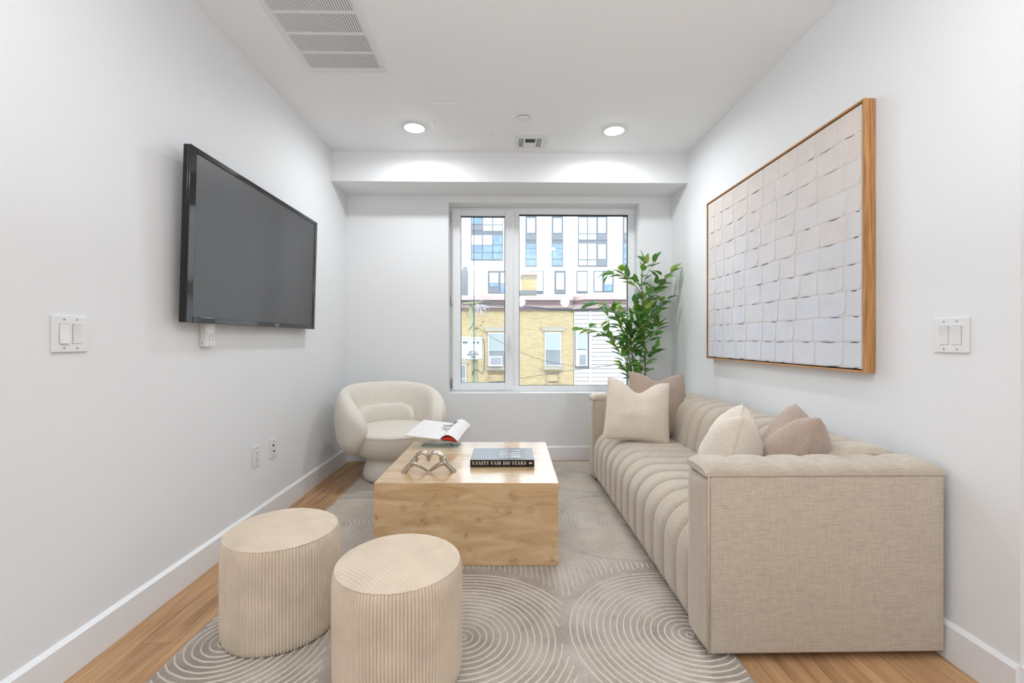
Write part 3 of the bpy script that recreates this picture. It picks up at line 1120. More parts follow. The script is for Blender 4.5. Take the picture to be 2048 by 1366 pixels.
# =================================================================== OTTOMANS
def ottoman(x, y, label, ang, seed):
    t = thing('ottoman', label, 'ottoman', (x, y, RZ), 0, 'round corduroy ottomans', local=True)
    r0, hs = 0.209, 0.372
    nrib = 118
    per = 6
    n = nrib * per
    prof = [(0.0, 0.955), (0.005, 0.978), (0.016, 0.994), (0.04, 1.0), (0.12, 1.0), (0.22, 1.003), (0.31, 1.001), (0.340, 0.993), (0.358, 0.978), (0.368, 0.958)]
    V, Fc = [], []
    for (z, f) in prof:
        for k in range(n):
            a = 2 * PI * k / n
            ph = (k % per) / per
            rib = abs(math.sin(PI * ph)) ** 0.5
            w = 1 + 0.004 * math.sin(3 * a + seed) + 0.003 * math.sin(7 * a + z * 9 + seed)
            rr = r0 * f * w + 0.0068 * (rib - 0.7)
            V.append((rr * math.cos(a), rr * math.sin(a), z))
    m = len(prof)
    for i in range(m - 1):
        for k in range(n):
            Fc.append((i * n + k, i * n + (k + 1) % n, (i + 1) * n + (k + 1) % n, (i + 1) * n + k))
    mk('side_cover', V, Fc, 'cord', t, True)
    V, Fc = lathe([(0.0, 0.0005), (r0 * 0.96, 0.0005)], 32)
    mk('underside', V, [f[::-1] for f in Fc if len(f) == 4], 'black', t)
    # top: domed disc with straight ribs; rows along the rib direction
    c, s = math.cos(ang), math.sin(ang)
    rt = r0 * 0.962
    rp = 0.0104
    nl = int(2 * rt / rp)
    rows_, V, Fc = nl * per, [], []
    ncol = 30
    for i in range(rows_ + 1):
        p = -rt + 2 * rt * i / rows_
        hwid = math.sqrt(max(1e-6, rt * rt - p * p))
        rib = abs(math.sin(PI * (i % per) / per)) ** 0.5
        for j in range(ncol + 1):
            q = -math.cos(PI * j / ncol) * hwid
            rr = math.hypot(p, q) / rt
            z = 0.366 + 0.040 * (1 - min(1, rr) ** 2.3) ** 0.70
            z += 0.0066 * (rib - 0.7) * (1 - min(1, rr) ** 14)
            z += 0.003 * noise.noise(Vector((p * 9 + seed, q * 9, 1)))  * (1 - min(1, rr) ** 4)
            V.append((c * q - s * p, s * q + c * p, z))
    for i in range(rows_):
        for j in range(ncol):
            a = i * (ncol + 1) + j
            Fc.append((a, a + 1, a + ncol + 2, a + ncol + 1))
    mk('top_cushion', V, Fc, 'cord', t, True)
    pts = [(r0 * 0.961 * math.cos(2 * PI * k / 120), r0 * 0.961 * math.sin(2 * PI * k / 120), 0.3672 + 0.001 * math.sin(k * 1.7)) for k in range(120)]
    V, Fc = tube(pts, 0.0022, 6, closed=True)
    mk('seam_piping', V, Fc, 'cord', t, True)
    return t


ottoman(-0.868, 1.800, 'cream corduroy round ottoman closer to the television wall', math.radians(-20), 1.0)
ottoman(-0.352, 1.532, 'cream corduroy round ottoman standing clear of the wall, beside the other one', math.radians(-40), 4.0)

# =================================================================== SOFA
sx0, sx1, sy0, sy1 = 0.695, 1.540, 1.560, 3.715
aw = 0.163
sofa = thing('sofa', 'long beige channel-tufted sofa against the wall under the painting', 'sofa', (1.12, 2.64, 0))
iy0, iy1 = sy0 + aw, sy1 - aw
box('base_frame', sx0 + 0.11, sx1 - 0.01, iy0 - 0.05, iy1 + 0.05, 0.035, 0.30, 'linen', sofa)
NCH = 13
cw = (iy1 - iy0) / NCH


def channel(name, prof, ya, yb, bulge, npow=2.4, flip=False, ns=13):
    n = len(prof)
    V = []
    for i in range(n):
        a, b = prof[max(i - 1, 0)], prof[min(i + 1, n - 1)]
        tx, tz = b[0] - a[0], b[2] - a[2]
        L = math.hypot(tx, tz) or 1
        nx, nz = (-tz / L, tx / L) if flip else (tz / L, -tx / L)
        endf = min(1.0, min(i, n - 1 - i) / 2.5)
        for j in range(ns):
            s = -1 + 2 * j / (ns - 1)
            s = math.copysign(abs(s) ** 0.55, s)
            d = bulge * (1 - abs(s) ** npow) * endf
            V.append((prof[i][0] + nx * d, (ya + yb) / 2 + s * (yb - ya) / 2, prof[i][2] + nz * d))
    Fc = [(i * ns + j, i * ns + j + 1, (i + 1) * ns + j + 1, (i + 1) * ns + j) for i in range(n - 1) for j in range(ns - 1)]
    if flip:
        Fc = [f[::-1] for f in Fc]
    return mk(name, V, Fc, 'linen', sofa, True)


seatp = [(1.28, 0, 0.388), (1.10, 0, 0.396), (0.95, 0, 0.398)]
for a in range(0, 91, 15):
    seatp.append((0.862 - 0.137 * math.sin(math.radians(a)), 0, 0.261 + 0.137 * math.cos(math.radians(a))))
seatp += [(0.724, 0, 0.17), (0.726, 0, 0.09), (0.731, 0, 0.045), (0.742, 0, 0.030)]
seatp = spline(seatp, 40)
backp = spline([(1.215, 0, 0.36), (1.225, 0, 0.46), (1.245, 0, 0.56), (1.275, 0, 0.630), (1.325, 0, 0.670), (1.40, 0, 0.683), (1.47, 0, 0.678), (1.51, 0, 0.662), (1.530, 0, 0.63)], 30)
for k in range(NCH):
    ya, yb = iy0 + cw * k, iy0 + cw * (k + 1)
    channel('seat_channel', seatp, ya, yb, 0.025, 6.0, flip=False, ns=17)
    channel('back_channel', backp, ya, yb, 0.025, 6.0, flip=True, ns=17)
for yc in (iy0, iy1):
    poly = [(p[0], yc, p[2]) for p in backp] + [(1.53, yc, 0.3), (1.215, yc, 0.3)]
    mk('back_end', poly, [tuple(range(len(poly)))], 'linen', sofa)
box('back_panel', 1.515, sx1, iy0 - 0.02, iy1 + 0.02, 0.035, 0.645, 'linen', sofa, 0.008, 2)


def arm(ya, yb, outer):
    """outer: -1 when the outside faces the camera end, +1 the window end"""
    V, Fc = bevel_geo(boxv(sx0 + 0.014, sx1, ya, yb, 0.030, 0.652), BOXF, 0.012, 3)
    mk('arm_body', V, Fc, 'linen', sofa, True)
    # padded front panel
    def fp(s, t):
        e = max(0.0, (1 - abs(2 * s - 1) ** 5) * (1 - abs(2 * t - 1) ** 24))
        return (sx0 + 0.016 - 0.020 * e ** 0.6, ya + 0.002 + (yb - ya - 0.004) * s, 0.034 + 0.608 * t)
    V, Fc = grid(fp, 15, 31)
    mk('front_panel', V, [f[::-1] for f in Fc], 'linen', sofa, True)
    npad = 6
    pw_ = (sx1 - sx0 + 0.001) / npad
    for i in range(npad):
        xa = sx0 - 0.001 + pw_ * i
        def top(s, t, xa=xa, i=i):
            # s across the pad (along X), t across the arm (along Y)
            a = PI * t
            sx = 2 * s - 1
            edge = abs(sx) ** 3
            if i == 0 and sx < 0: edge = abs(sx) ** 5 * 1.7
            if i == npad - 1 and sx > 0: edge = abs(sx) ** 5 * 1.7
            hh = 0.044 - 0.012 * edge
            yy = (ya + yb) / 2 - math.copysign(abs(math.cos(a)) ** 0.45, math.cos(a)) * ((yb - ya) / 2 + 0.0015)
            return (xa + pw_ * s, yy, 0.648 + hh * math.sin(a) ** 0.75)
        V, Fc = grid(top, 15, 25)
        mk('arm_pad', V, [f for f in Fc], 'linen', sofa, True)
    # closed ends of the padded top
    for xe, sg in ((sx0 - 0.001, -1), (sx1, 1)):
        V = [(xe, (ya + yb) / 2, 0.650)]
        for j in range(25):
            a = PI * j / 24
            hh = 0.044 - 0.012 * 1.7
            yy = (ya + yb) / 2 - math.copysign(abs(math.cos(a)) ** 0.45, math.cos(a)) * ((yb - ya) / 2 + 0.0015)
            V.append((xe, yy, 0.648 + hh * math.sin(a) ** 0.75))
        mk('pad_end', V, [(0, j, j + 1) if sg > 0 else (0, j + 1, j) for j in range(1, 25)], 'linen', sofa, True)
    # piping round the front panel edge
    ye = ya if outer < 0 else yb
    V, Fc = tube([(sx0 + 0.012, ye, 0.036), (sx0 + 0.012, ye, 0.35), (sx0 + 0.012, ye, 0.648)], 0.0035, 6)
    mk('piping', V, Fc, 'linen', sofa, True)


arm(sy0, iy0, -1)
arm(iy1, sy1, 1)
for fx_, fy_ in ((0.80, sy0 + 0.10), (1.46, sy0 + 0.10), (0.80, sy1 - 0.10), (1.46, sy1 - 0.10)):
    V, Fc = lathe([(0.022, RZ if fx_ < 0.85 else 0.0), (0.026, 0.036)], 16, fx_, fy_)
    mk('foot', V, Fc, 'black', sofa)
SEAT = 0.430


# =================================================================== CUSHIONS
M['pcream'] = linen('cream_cushion_cotton', (229, 216, 200), 0.07, 0.6, 0.3)
M['ptaupe'] = linen('taupe_cushion_cotton', (181, 161, 145), 0.10, 0.6, 0.3)


def cushion(name, mat, W, Hh, Tk, chop, seed, label, mtx, gp):
    t = thing(name, label, 'cushion', (0, 0, 0), 0, gp, local=True)
    t.matrix_world = mtx
    N = 27
    def edge(s, r):
        x = s * W / 2 * (1 - 0.055 * (1 - r * r))
        z = r * Hh / 2 * (1 - 0.055 * (1 - s * s))
        if r > -0.4:
            k = ((r + 0.4) / 1.4) ** 2.2
            z -= chop * math.exp(-(s / 0.42) ** 2) * k
            x *= 1 - 0.05 * k
        return x, z
    V, Fc = [], []
    for sd in (-1, 1):
        for i in range(N):
            for j in range(N):
                s, r = math.sin(PI / 2 * (-1 + 2 * i / (N - 1))), math.sin(PI / 2 * (-1 + 2 * j / (N - 1)))
                x, z = edge(s, r)
                h = Tk / 2 * ((1 - s ** 2) * (1 - r ** 2)) ** 0.42
                if r > -0.2:
                    h *= 1 - 0.30 * math.exp(-(s / 0.30) ** 2) * ((r + 0.2) / 1.2) if chop > 0 else 1
                nz = noise.noise(Vector((s * 2.4 + seed, r * 2.4, sd))) * 0.010 + noise.noise(Vector((s * 6 + seed, r * 5, sd * 2))) * 0.004
                h += nz * ((1 - s * s) * (1 - r * r)) ** 0.5
                V.append((x, sd * max(h, 0), z))
    n2 = N * N
    for sd in (0, 1):
        for i in range(N - 1):
            for j in range(N - 1):
                a = sd * n2 + i * N + j
                f = (a, a + N, a + N + 1, a + 1)
                Fc.append(f if sd == 0 else f[::-1])
    mk('cover', V, Fc, mat, t, True)
    pts = []
    K = 24
    for q in range(K): pts.append(edge(-1 + 2 * q / K, -1))
    for q in range(K): pts.append(edge(1, -1 + 2 * q / K))
    for q in range(K): pts.append(edge(1 - 2 * q / K, 1))
    for q in range(K): pts.append(edge(-1, 1 - 2 * q / K))
    V, Fc = tube([(p[0], 0, p[1]) for p in pts], 0.0042, 6, closed=True)
    mk('piping', V, Fc, mat, t, True)
    return t


def place(px, py, pz, ax, lean, W, Hh, roll=0.0):
    """cushion standing on its lower edge centre (px,py,pz); ax = angle of its width axis from +X; lean back in degrees"""
    return Matrix.Translation((px, py, pz)) @ Matrix.Rotation(math.radians(ax), 4, 'Z') @ Matrix.Rotation(math.radians(-lean), 4, 'X') @ Matrix.Rotation(math.radians(roll), 4, 'Y') @ Matrix.Translation((0, 0, Hh / 2 * 0.97))


cushion('throw_cushion', 'ptaupe', 0.47, 0.47, 0.17, 0.05, 2.0, 'taupe throw cushion standing behind a cream one near the plant', place(1.125, 3.235, SEAT - 0.005, 14, 14, 0.47, 0.47, 4), 'sofa cushions')
cushion('throw_cushion', 'pcream', 0.45, 0.435, 0.18, 0.085, 5.0, 'cream throw cushion standing upright at the window end of the sofa', place(0.905, 3.105, SEAT - 0.006, -4, 17, 0.45, 0.435, 6), 'sofa cushions')
cushion('throw_cushion', 'pcream', 0.44, 0.40, 0.27, 0.085, 9.0, 'cream throw cushion seen edge-on, in front of a taupe one on the sofa', place(1.005, 2.10, SEAT - 0.014, 62, -14, 0.44, 0.40, 0), 'sofa cushions')
cushion('throw_cushion', 'ptaupe', 0.44, 0.42, 0.25, 0.08, 13.0, 'taupe throw cushion tucked between the tufted arm and a cream cushion', place(1.200, 1.985, SEAT - 0.014, 68, -16, 0.44, 0.42, 0), 'sofa cushions')

# =================================================================== ARMCHAIR
chr_ = thing('armchair', 'cream boucle tub armchair on a round plinth in the corner', 'armchair', (-0.905, 3.70, RZ), math.radians(33), local=True)
V, Fc = lathe([(0.185, 0.0), (0.215, 0.012), (0.228, 0.045), (0.222, 0.09), (0.200, 0.15), (0.175, 0.205), (0.16, 0.22)], 56)
mk('plinth', V, Fc, 'boucle', chr_, True)


def bowl(s, t):
    a = 2 * PI * s
    # t 0 bottom .. 1 seam under the seat cushion
    r = 0.14 + (0.338 - 0.14) * math.sin(PI / 2 * t) ** 0.75
    z = 0.178 + 0.19 * (1 - math.cos(PI / 2 * t)) ** 0.9
    fx_ = 1 + 0.10 * max(0, -math.sin(a)) * t
    return (r * math.cos(a) * 1.0, r * math.sin(a) * fx_, z)


V, Fc = grid(bowl, 64, 14, cu=True)
mk('seat_shell', V, Fc, 'boucle', chr_, True)


def seatc(s, t):
    a = 2 * PI * s
    if t < 0.55:
        q = t / 0.55
        r = 0.330 + 0.012 * math.sin(PI * q)
        z = 0.360 + 0.040 * q
    else:
        q = (t - 0.55) / 0.45
        r = 0.330 * (1 - q) ** 0.6 if q < 1 else 0.0
        z = 0.400 + 0.024 * math.sin(PI / 2 * min(1, q * 1.6))
    fx_ = 1 + 0.10 * max(0, -math.sin(a))
    return (r * math.cos(a), r * math.sin(a) * fx_, z)


V, Fc = grid(seatc, 64, 22, cu=True)
mk('seat_cushion', V, Fc, 'boucle', chr_, True)

PM_ = math.radians(128)
P1 = math.radians(60)


def shell(s, t):
    # samples gather towards the two arm ends
    ph = PM_ * math.sin(PI / 2 * (2 * s - 1))
    a = abs(ph)
    zt0 = 0.745 - 0.085 * max(0, (a - math.radians(25)) / math.radians(100)) ** 1.4
    zb0 = 0.195
    zm = 0.44
    e = 1.0
    if a > P1:
        q = min(1, (a - P1) / (PM_ - P1))
        e = math.sqrt(max(0.0, 1 - q ** 2.5))
    ztop = zm + (zt0 - zm) * e
    zbot = zm - (zm - zb0) * e
    zc, hh = (ztop + zbot) / 2, max(0.001, (ztop - zbot) / 2)
    th = max(0.001, 0.070 * min(1, e * 1.35) ** 0.7)
    ps = 2 * PI * t
    cz, cr_ = sgnpow(math.sin(ps), 0.72), sgnpow(math.cos(ps), 0.85)
    z = zc + hh * cz
    rad = 0.335 + th * cr_ * (1.0 if cr_ > 0 else 0.9)
    # leans out with height, bellies outwards at mid height
    lean = 0.028 * (z - 0.2) / 0.55
    belly = 0.018 * math.sin(PI * min(1, max(0, (z - 0.2) / 0.55))) if cr_ > 0 else 0.0
    under = -0.05 * max(0, (0.33 - z) / 0.14) ** 1.5
    rad += lean + belly + under
    return (rad * math.sin(ph) * 1.0, rad * math.cos(ph) * (0.98 if abs(ph) < PI / 2 else 1.02), z)


V, Fc = grid(shell, 97, 40, cv=True)
Fc += [tuple(range(40)), tuple(96 * 40 + k for k in range(39, -1, -1))]
mk('back_shell', V, Fc, 'boucle', chr_, True)


def lumbar(s, t):
    ph = math.radians(-66) + math.radians(132) * s
    q = abs(2 * s - 1)
    e = math.sqrt(max(0.0, 1 - q ** 5))
    z0_, z1_ = 0.40, 0.400 + 0.165 * e
    zc, hh = (z0_ + z1_) / 2, max(0.003, (z1_ - z0_) / 2)
    ps = 2 * PI * t
    z = zc + hh * sgnpow(math.sin(ps), 0.6)
    pleat = 0.0016 * math.sin(ph * 42) - 0.005 * (math.exp(-((ph - 0.22) / 0.03) ** 2) + math.exp(-((ph + 0.22) / 0.03) ** 2))
    rad = 0.262 + 0.042 * sgnpow(math.cos(ps), 0.7) * (0.4 + 0.6 * e) + pleat * 0.6
    return (rad * math.sin(ph), rad * math.cos(ph), z)


V, Fc = grid(lumbar, 90, 24, cv=True)
mk('lumbar_cushion', V, Fc, 'boucle', chr_, True)

# =================================================================== THINGS ON THE TABLE
# ---- didone style lettering made of polygons
def arc_ring(cx_, cy_, ao, bo, ai, bi, a0=0, a1=360, n=20):
    V, Fc = [], []
    for i in range(n + 1):
        a = math.radians(a0 + (a1 - a0) * i / n)
        V += [(cx_ + ao * math.cos(a), cy_ + bo * math.sin(a)), (cx_ + ai * math.cos(a), cy_ + bi * math.sin(a))]
    for i in range(n):
        Fc.append((2 * i, 2 * i + 2, 2 * i + 3, 2 * i + 1))
    return V, Fc


def letter(ch):
    """returns width, [(verts2d, faces)] in a box of height 1"""
    P = []
    def q(*p): P.append((list(p), [(0, 1, 2, 3)]))
    def st(xa, ya, xb, yb, w): q((xa, ya), (xa + w, ya), (xb + w, yb), (xb, yb))
    def sf(xc, y, w=0.16): q((xc - w, y), (xc + w, y), (xc + w, y + 0.05), (xc - w, y + 0.05))
    K, N_ = 0.20, 0.06
    if ch == 'V':
        st(.30, 0, .06, 1, K); st(.40, 0, .66, 1, N_); sf(.15, .95); sf(.69, .95, .11); return .84, P
    if ch == 'A':
        st(.06, 0, .36, 1, N_); st(.56, 0, .30, 1, K); q((.18, .30), (.60, .30), (.60, .35), (.20, .35)); sf(.09, 0, .11); sf(.66, 0); return .86, P
    if ch == 'N':
        st(.10, 0, .10, 1, N_); st(.62, 0, .08, 1, K); st(.76, 0, .76, 1, N_); sf(.13, 0, .12); sf(.79, .95, .12); sf(.12, .95, .1); return .94, P
    if ch in 'I1':
        st(.10, 0, .10, 1, K); sf(.20, 0); sf(.20, .95); return .42, P
    if ch == 'T':
        st(.28, 0, .28, 1, K); sf(.38, 0); q((.02, .94), (.74, .94), (.74, 1), (.02, 1)); q((.02, .74), (.05, .74), (.08, .96), (.02, .96)); q((.71, .74), (.74, .74), (.74, .96), (.68, .96)); return .78, P
    if ch == 'Y':
        st(.30, .42, .04, 1, K); st(.42, .45, .66, 1, N_); st(.30, 0, .30, .48, K); sf(.40, 0); sf(.13, .95); sf(.69, .95, .11); return .82, P
    if ch in 'FE':
        st(.10, 0, .10, 1, K); q((.06, .94), (.64, .94), (.64, 1), (.06, 1)); q((.28, .48), (.50, .48), (.50, .53), (.28, .53)); q((.60, .72), (.64, .72), (.64, .96), (.56, .96)); q((.46, .38), (.50, .38), (.50, .63), (.46, .63))
        if ch == 'E':
            q((.06, 0), (.66, 0), (.66, .06), (.06, .06)); q((.58, .04), (.66, .04), (.66, .28), (.63, .28))
        else:
            sf(.20, 0)
        return .72, P
    if ch == 'R':
        st(.10, 0, .10, 1, K); sf(.20, 0); q((.06, .94), (.42, .94), (.42, 1), (.06, 1)); q((.28, .48), (.42, .48), (.42, .53), (.28, .53))
        P.append(arc_ring(.42, .74, .26, .26, .07, .20, -90, 90)); st(.60, 0, .38, .50, K); sf(.72, 0, .12); return .86, P
    if ch in 'O0':
        P.append(arc_ring(.36, .5, .33, .52, .15, .46)); return .74, P
    if ch == 'S':
        pts = spline([(.60, .80), (.34, .97), (.14, .80), (.22, .60), (.46, .42), (.60, .24), (.40, .03), (.10, .20)], 40)
        V, Fc = [], []
        for i, p in enumerate(pts):
            a, b = pts[max(0, i - 1)], pts[min(39, i + 1)]
            d = (b - a).normalized()
            w = 0.03 + 0.085 * math.exp(-((i - 20) / 9) ** 2)
            V += [(p[0] - d[1] * w, p[1] + d[0] * w), (p[0] + d[1] * w, p[1] - d[0] * w)]
        Fc = [(2 * i, 2 * i + 2, 2 * i + 3, 2 * i + 1) for i in range(39)]
        P.append((V, Fc)); q((.57, .68), (.61, .68), (.61, .98), (.57, .98)); q((.08, .02), (.12, .02), (.12, .32), (.08, .32)); return .72, P
    return .36, P


def lettering(text, h, width, fn, space=0.06):
    """lay text out to a total width, map (x, y) through fn to 3D"""
    mb = MB()
    x = 0
    items = []
    for ch in text:
        w, P = letter(ch)
        items.append((x, P))
        x += w + space
    sx = width / (x - space)
    for x0, P in items:
        for V, Fc in P:
            mb.add([fn((x0 + v[0]) * sx, v[1] * h) for v in V], Fc)
    return mb


# ---- big black book
bk = thing('coffee_table_book', 'thick black hardcover book with serif lettering on its spine', 'book', (-0.008, 2.652, TT), -0.012, local=True)
bw, bd, bh = 0.177, 0.137, 0.039
box('page_block', -bw + 0.004, bw - 0.004, -bd + 0.006, bd - 0.005, 0.003, bh - 0.003, 'pages', bk)
M['gloss_black'] = plain('gloss_black_jacket', (14, 14, 15), 0.3, spec=0.8)
box('cover_board', -bw, bw, -bd, bd, bh - 0.003, bh, 'gloss_black', bk, 0.0008, 1)
box('cover_board', -bw, bw, -bd, bd, 0, 0.003, 'gloss_black', bk, 0.0008, 1)
box('spine', -bw, bw, -bd - 0.001, -bd + 0.004, 0.0, bh, 'black', bk, 0.0008, 1)
L = lettering('VANITY FAIR 100 YEARS', 0.0185, 0.300, lambda x, y: (-bw + 0.010 + x, -bd - 0.0014, 0.0125 + y))
L.build('spine_title', 'gold', bk)
mbk = MB()
V, Fc = arc_ring(0.154, 0.0215, 0.0062, 0.0058, 0.0, 0.0)
mbk.add([(x, -bd - 0.0014, z) for x, z in V], Fc)
mbk.add([(x, -bd - 0.0014, z) for x, z in ((0.160, 0.0215), (0.168, 0.028), (0.165, 0.0215), (0.168, 0.015))], [(0, 1, 2, 3)])
mbk.build('spine_emblem', 'gold', bk)
M['coverwhite'] = plain('white_cover_print', (236, 236, 238), 0.2, spec=0.6)
for r_, (txt, wd_) in enumerate((('VANITY', 0.20), ('FAIR', 0.20), ('100 YEARS', 0.20))):
    L = lettering(txt, 0.075, wd_, lambda x, y, r_=r_: (-0.02 + y * 0.9 + r_ * 0.058 - 0.0, bd - 0.035 - x, bh + 0.0004))
    if r_ < 2:
        L.build('cover_title', 'coverwhite', bk)

# ---- silver heart hands sculpture
def hand_parts(mb, sgn):
    def p(x, z, y=0.0): return (sgn * x, y, z)
    fore = spline([p(.134, -.004), p(.122, .014), p(.104, .034), p(.088, .052), p(.074, .072)], 16)
    V, Fc = tube(fore, lambda t: 0.0125 + 0.004 * t + 0.003 * (1 - t) ** 3, 14)
    mb.add([(v[0], v[1] * (1.0 + 0.25), v[2]) for v in V], Fc)
    palm = spline([p(.090, .048), p(.080, .060), p(.070, .078), p(.064, .090)], 12)
    V, Fc = tube(palm, lambda t: 0.0135 - 0.002 * t, 14)
    mb.add([(v[0], v[1] * 1.75, v[2]) for v in V], Fc)
    web = spline([p(.094, .044, -.002), p(.080, .054, -.004), p(.070, .066, -.003), p(.066, .078, 0)], 10)
    V, Fc = tube(web, lambda t: 0.0165 - 0.003 * t, 12)
    mb.add(V, Fc)
    for k, (yy, ln) in enumerate(((-0.0195, 0.93), (-0.0065, 1.0), (0.0065, 1.0), (0.0195, 0.95))):
        f = spline([p(.070, .084, yy * 0.95), p(.060, .095, yy), p(.042, .1035, yy), p(.024, .1045, yy), p(.012, .094, yy), p(.0055, .078, yy), p(.003, .094 - .034 * ln, yy)], 26)
        V, Fc = tube(f, lambda t: 0.0072 - 0.0022 * t + 0.0006 * math.exp(-((t - .55) / .08) ** 2), 10)
        mb.add(V, Fc)
    th = spline([p(.084, .050, -.006), p(.064, .046, -.010), p(.042, .034, -.010), p(.022, .020, -.006), p(.004, .0065, 0)], 22)
    V, Fc = tube(th, lambda t: 0.0140 - 0.0072 * t + 0.0008 * math.exp(-((t - .6) / .08) ** 2), 12)
    mb.add(V, Fc)


hm = MB()
hand_parts(hm, -1)
hand_parts(hm, 1)
raw = mk('heart_hands_sculpture', hm.V, hm.F, 'silver')
md = raw.modifiers.new('fuse', 'REMESH')
md.mode = 'VOXEL'
md.voxel_size = 0.0013
sm_ = raw.modifiers.new('soft', 'SMOOTH')
sm_.factor = 0.5
sm_.iterations = 3
dg = bpy.context.evaluated_depsgraph_get()
me2 = bpy.data.meshes.new_from_object(raw.evaluated_get(dg))
raw.modifiers.clear()
raw.data = me2
me2.polygons.foreach_set('use_smooth', [True] * len(me2.polygons))
for v in me2.vertices:
    if v.co.z < 0.0:
        v.co.z = 0.0
if not me2.materials:
    me2.materials.append(M['silver'])
raw.location = (-0.398, 2.425, TT)
tag(raw, 'silver sculpture of two hands joined into a heart', 'sculpture')

# ---- clear stand and open magazine
asd = thing('acrylic_stand', 'clear acrylic stand holding the open magazine', 'stand', (-0.40, 3.00, TT), math.radians(-3), local=True)
box('base_plate', -0.145, 0.100, -0.005, 0.115, 0.0, 0.005, 'acrylic', asd)
box('plate_edge', -0.145, 0.100, -0.0062, -0.005, 0.0, 0.005, 'acryledge', asd)
V = [(-0.12, 0.005, 0.005), (-0.12, 0.010, 0.005), (0.08, 0.010, 0.005), (0.08, 0.005, 0.005), (-0.12, 0.005, 0.036), (-0.12, 0.010, 0.036), (0.08, 0.010, 0.036), (0.08, 0.005, 0.036)]
mk('riser', V, [f[::-1] for f in BOXF], 'acrylic', asd)
V = [(v[0], v[1] + 0.10, v[2] + (0.055 if v[2] > 0.02 else 0)) for v in V]
mk('riser', V, [f[::-1] for f in BOXF], 'acrylic', asd)

mg = thing('magazine', 'open magazine with a red inner page lying on the clear stand', 'magazine', (-0.40, 3.05, TT), 0, local=True)
# corners: near-left, near-right, far-right, far-left of the open spread in world space
def pw_(x, y, z): return Vector((x + 0.40, y - 3.05, z - TT))
NL, NR, FR, FL = pw_(-0.640, 2.945, 0.503), pw_(-0.300, 2.945, 0.462), pw_(-0.236, 3.185, 0.520), pw_(-0.560, 3.185, 0.560)


def spread(prof, thick_fn, name, mat, s0=0.0, s1=1.0, n=30, par=mg):
    V = []
    for i in range(n):
        s = s0 + (s1 - s0) * i / (n - 1)
        for k in (0, 1):
            a = (NL if k == 0 else FL).lerp(NR if k == 0 else FR, s)
            top = a + Vector((0, 0, prof(s)))
            bot = top - Vector((0, 0, thick_fn(s)))
            V += [top, bot]
    Fc = []
    for i in range(n - 1):
        b, c = i * 4, (i + 1) * 4
        Fc += [(b, c, c + 2, b + 2), (b + 1, b + 3, c + 3, c + 1), (b, b + 1, c + 1, c), (b + 2, c + 2, c + 3, b + 3)]
    Fc += [(0, 2, 3, 1), ((n - 1) * 4, (n - 1) * 4 + 1, (n - 1) * 4 + 3, (n - 1) * 4 + 2)]
    return mk(name, V, Fc, mat, par, False)


# left-hand stack of pages, thin cover, arched loose right-hand pages
spread(lambda s: 0.002, lambda s: 0.007, 'page_stack', 'pages', 0.0, 0.70)
spread(lambda s: 0.0030, lambda s: 0.0009, 'open_page', 'paper', 0.004, 0.70)
def archp(s):
    q = (s - 0.66) / 0.34
    return 0.003 + 0.040 * math.sin(PI * min(1, max(0, q))) ** 0.8 * (1 - 0.25 * q)
spread(archp, lambda s: 0.004, 'curled_pages', 'paper', 0.66, 1.0, 34)
def archr(s):
    q = (s - 0.68) / 0.31
    return 0.0 + 0.022 * math.sin(PI * min(1, max(0, q))) ** 0.8
spread(archr, lambda s: 0.004 + 0.015 * math.sin(PI * min(1, max(0, (s - .68) / .31))), 'red_page', 'redpage', 0.68, 0.99, 24)
spread(lambda s: -0.006 - 0.004 * s, lambda s: 0.0012, 'cover', 'pages', 0.20, 1.0, 20)
# page print: loose line drawing
dr = MB()
def onpage(s, k):
    a = NL.lerp(NR, s); b = FL.lerp(FR, s)
    return a.lerp(b, k) + Vector((0, 0, archp(s) + 0.0012 if s > 0.66 else 0.0045))
for pts in (((.50, .62), (.62, .80), (.74, .90)), ((.55, .55), (.70, .70), (.78, .82)), ((.48, .80), (.66, .84), (.80, .80)), ((.56, .70), (.62, .52), (.70, .48))):
    path = [onpage(*p) for p in spline([(a, b, 0) for a, b in pts], 10) for p in [(p[0], p[1])]] if False else [onpage(p[0], p[1]) for p in spline([(a, b, 0) for a, b in pts], 10)]
    V, Fc = tube(path, 0.0016, 5)
    dr.add(V, Fc)
dr.build('ink_drawing', 'ink', mg)

# =================================================================== FICUS
ficus = thing('potted_ficus', 'tall leafy ficus tree in the corner behind the sofa', 'plant', (1.19, 3.99, 0))
PX, PYY = 1.19, 3.99
V, Fc = lathe([(0.10, 0.001), (0.115, 0.02), (0.135, 0.24), (0.145, 0.30), (0.138, 0.30), (0.128, 0.25)], 40, PX, PYY)
mk('planter', V, Fc[:-1], 'pot', ficus, True)
V, Fc = lathe([(0.0, 0.265), (0.08, 0.268), (0.130, 0.258)], 32, PX, PYY)
mk('soil', V, [f[::-1] for f in Fc if len(f) == 4], 'soil', ficus, True)


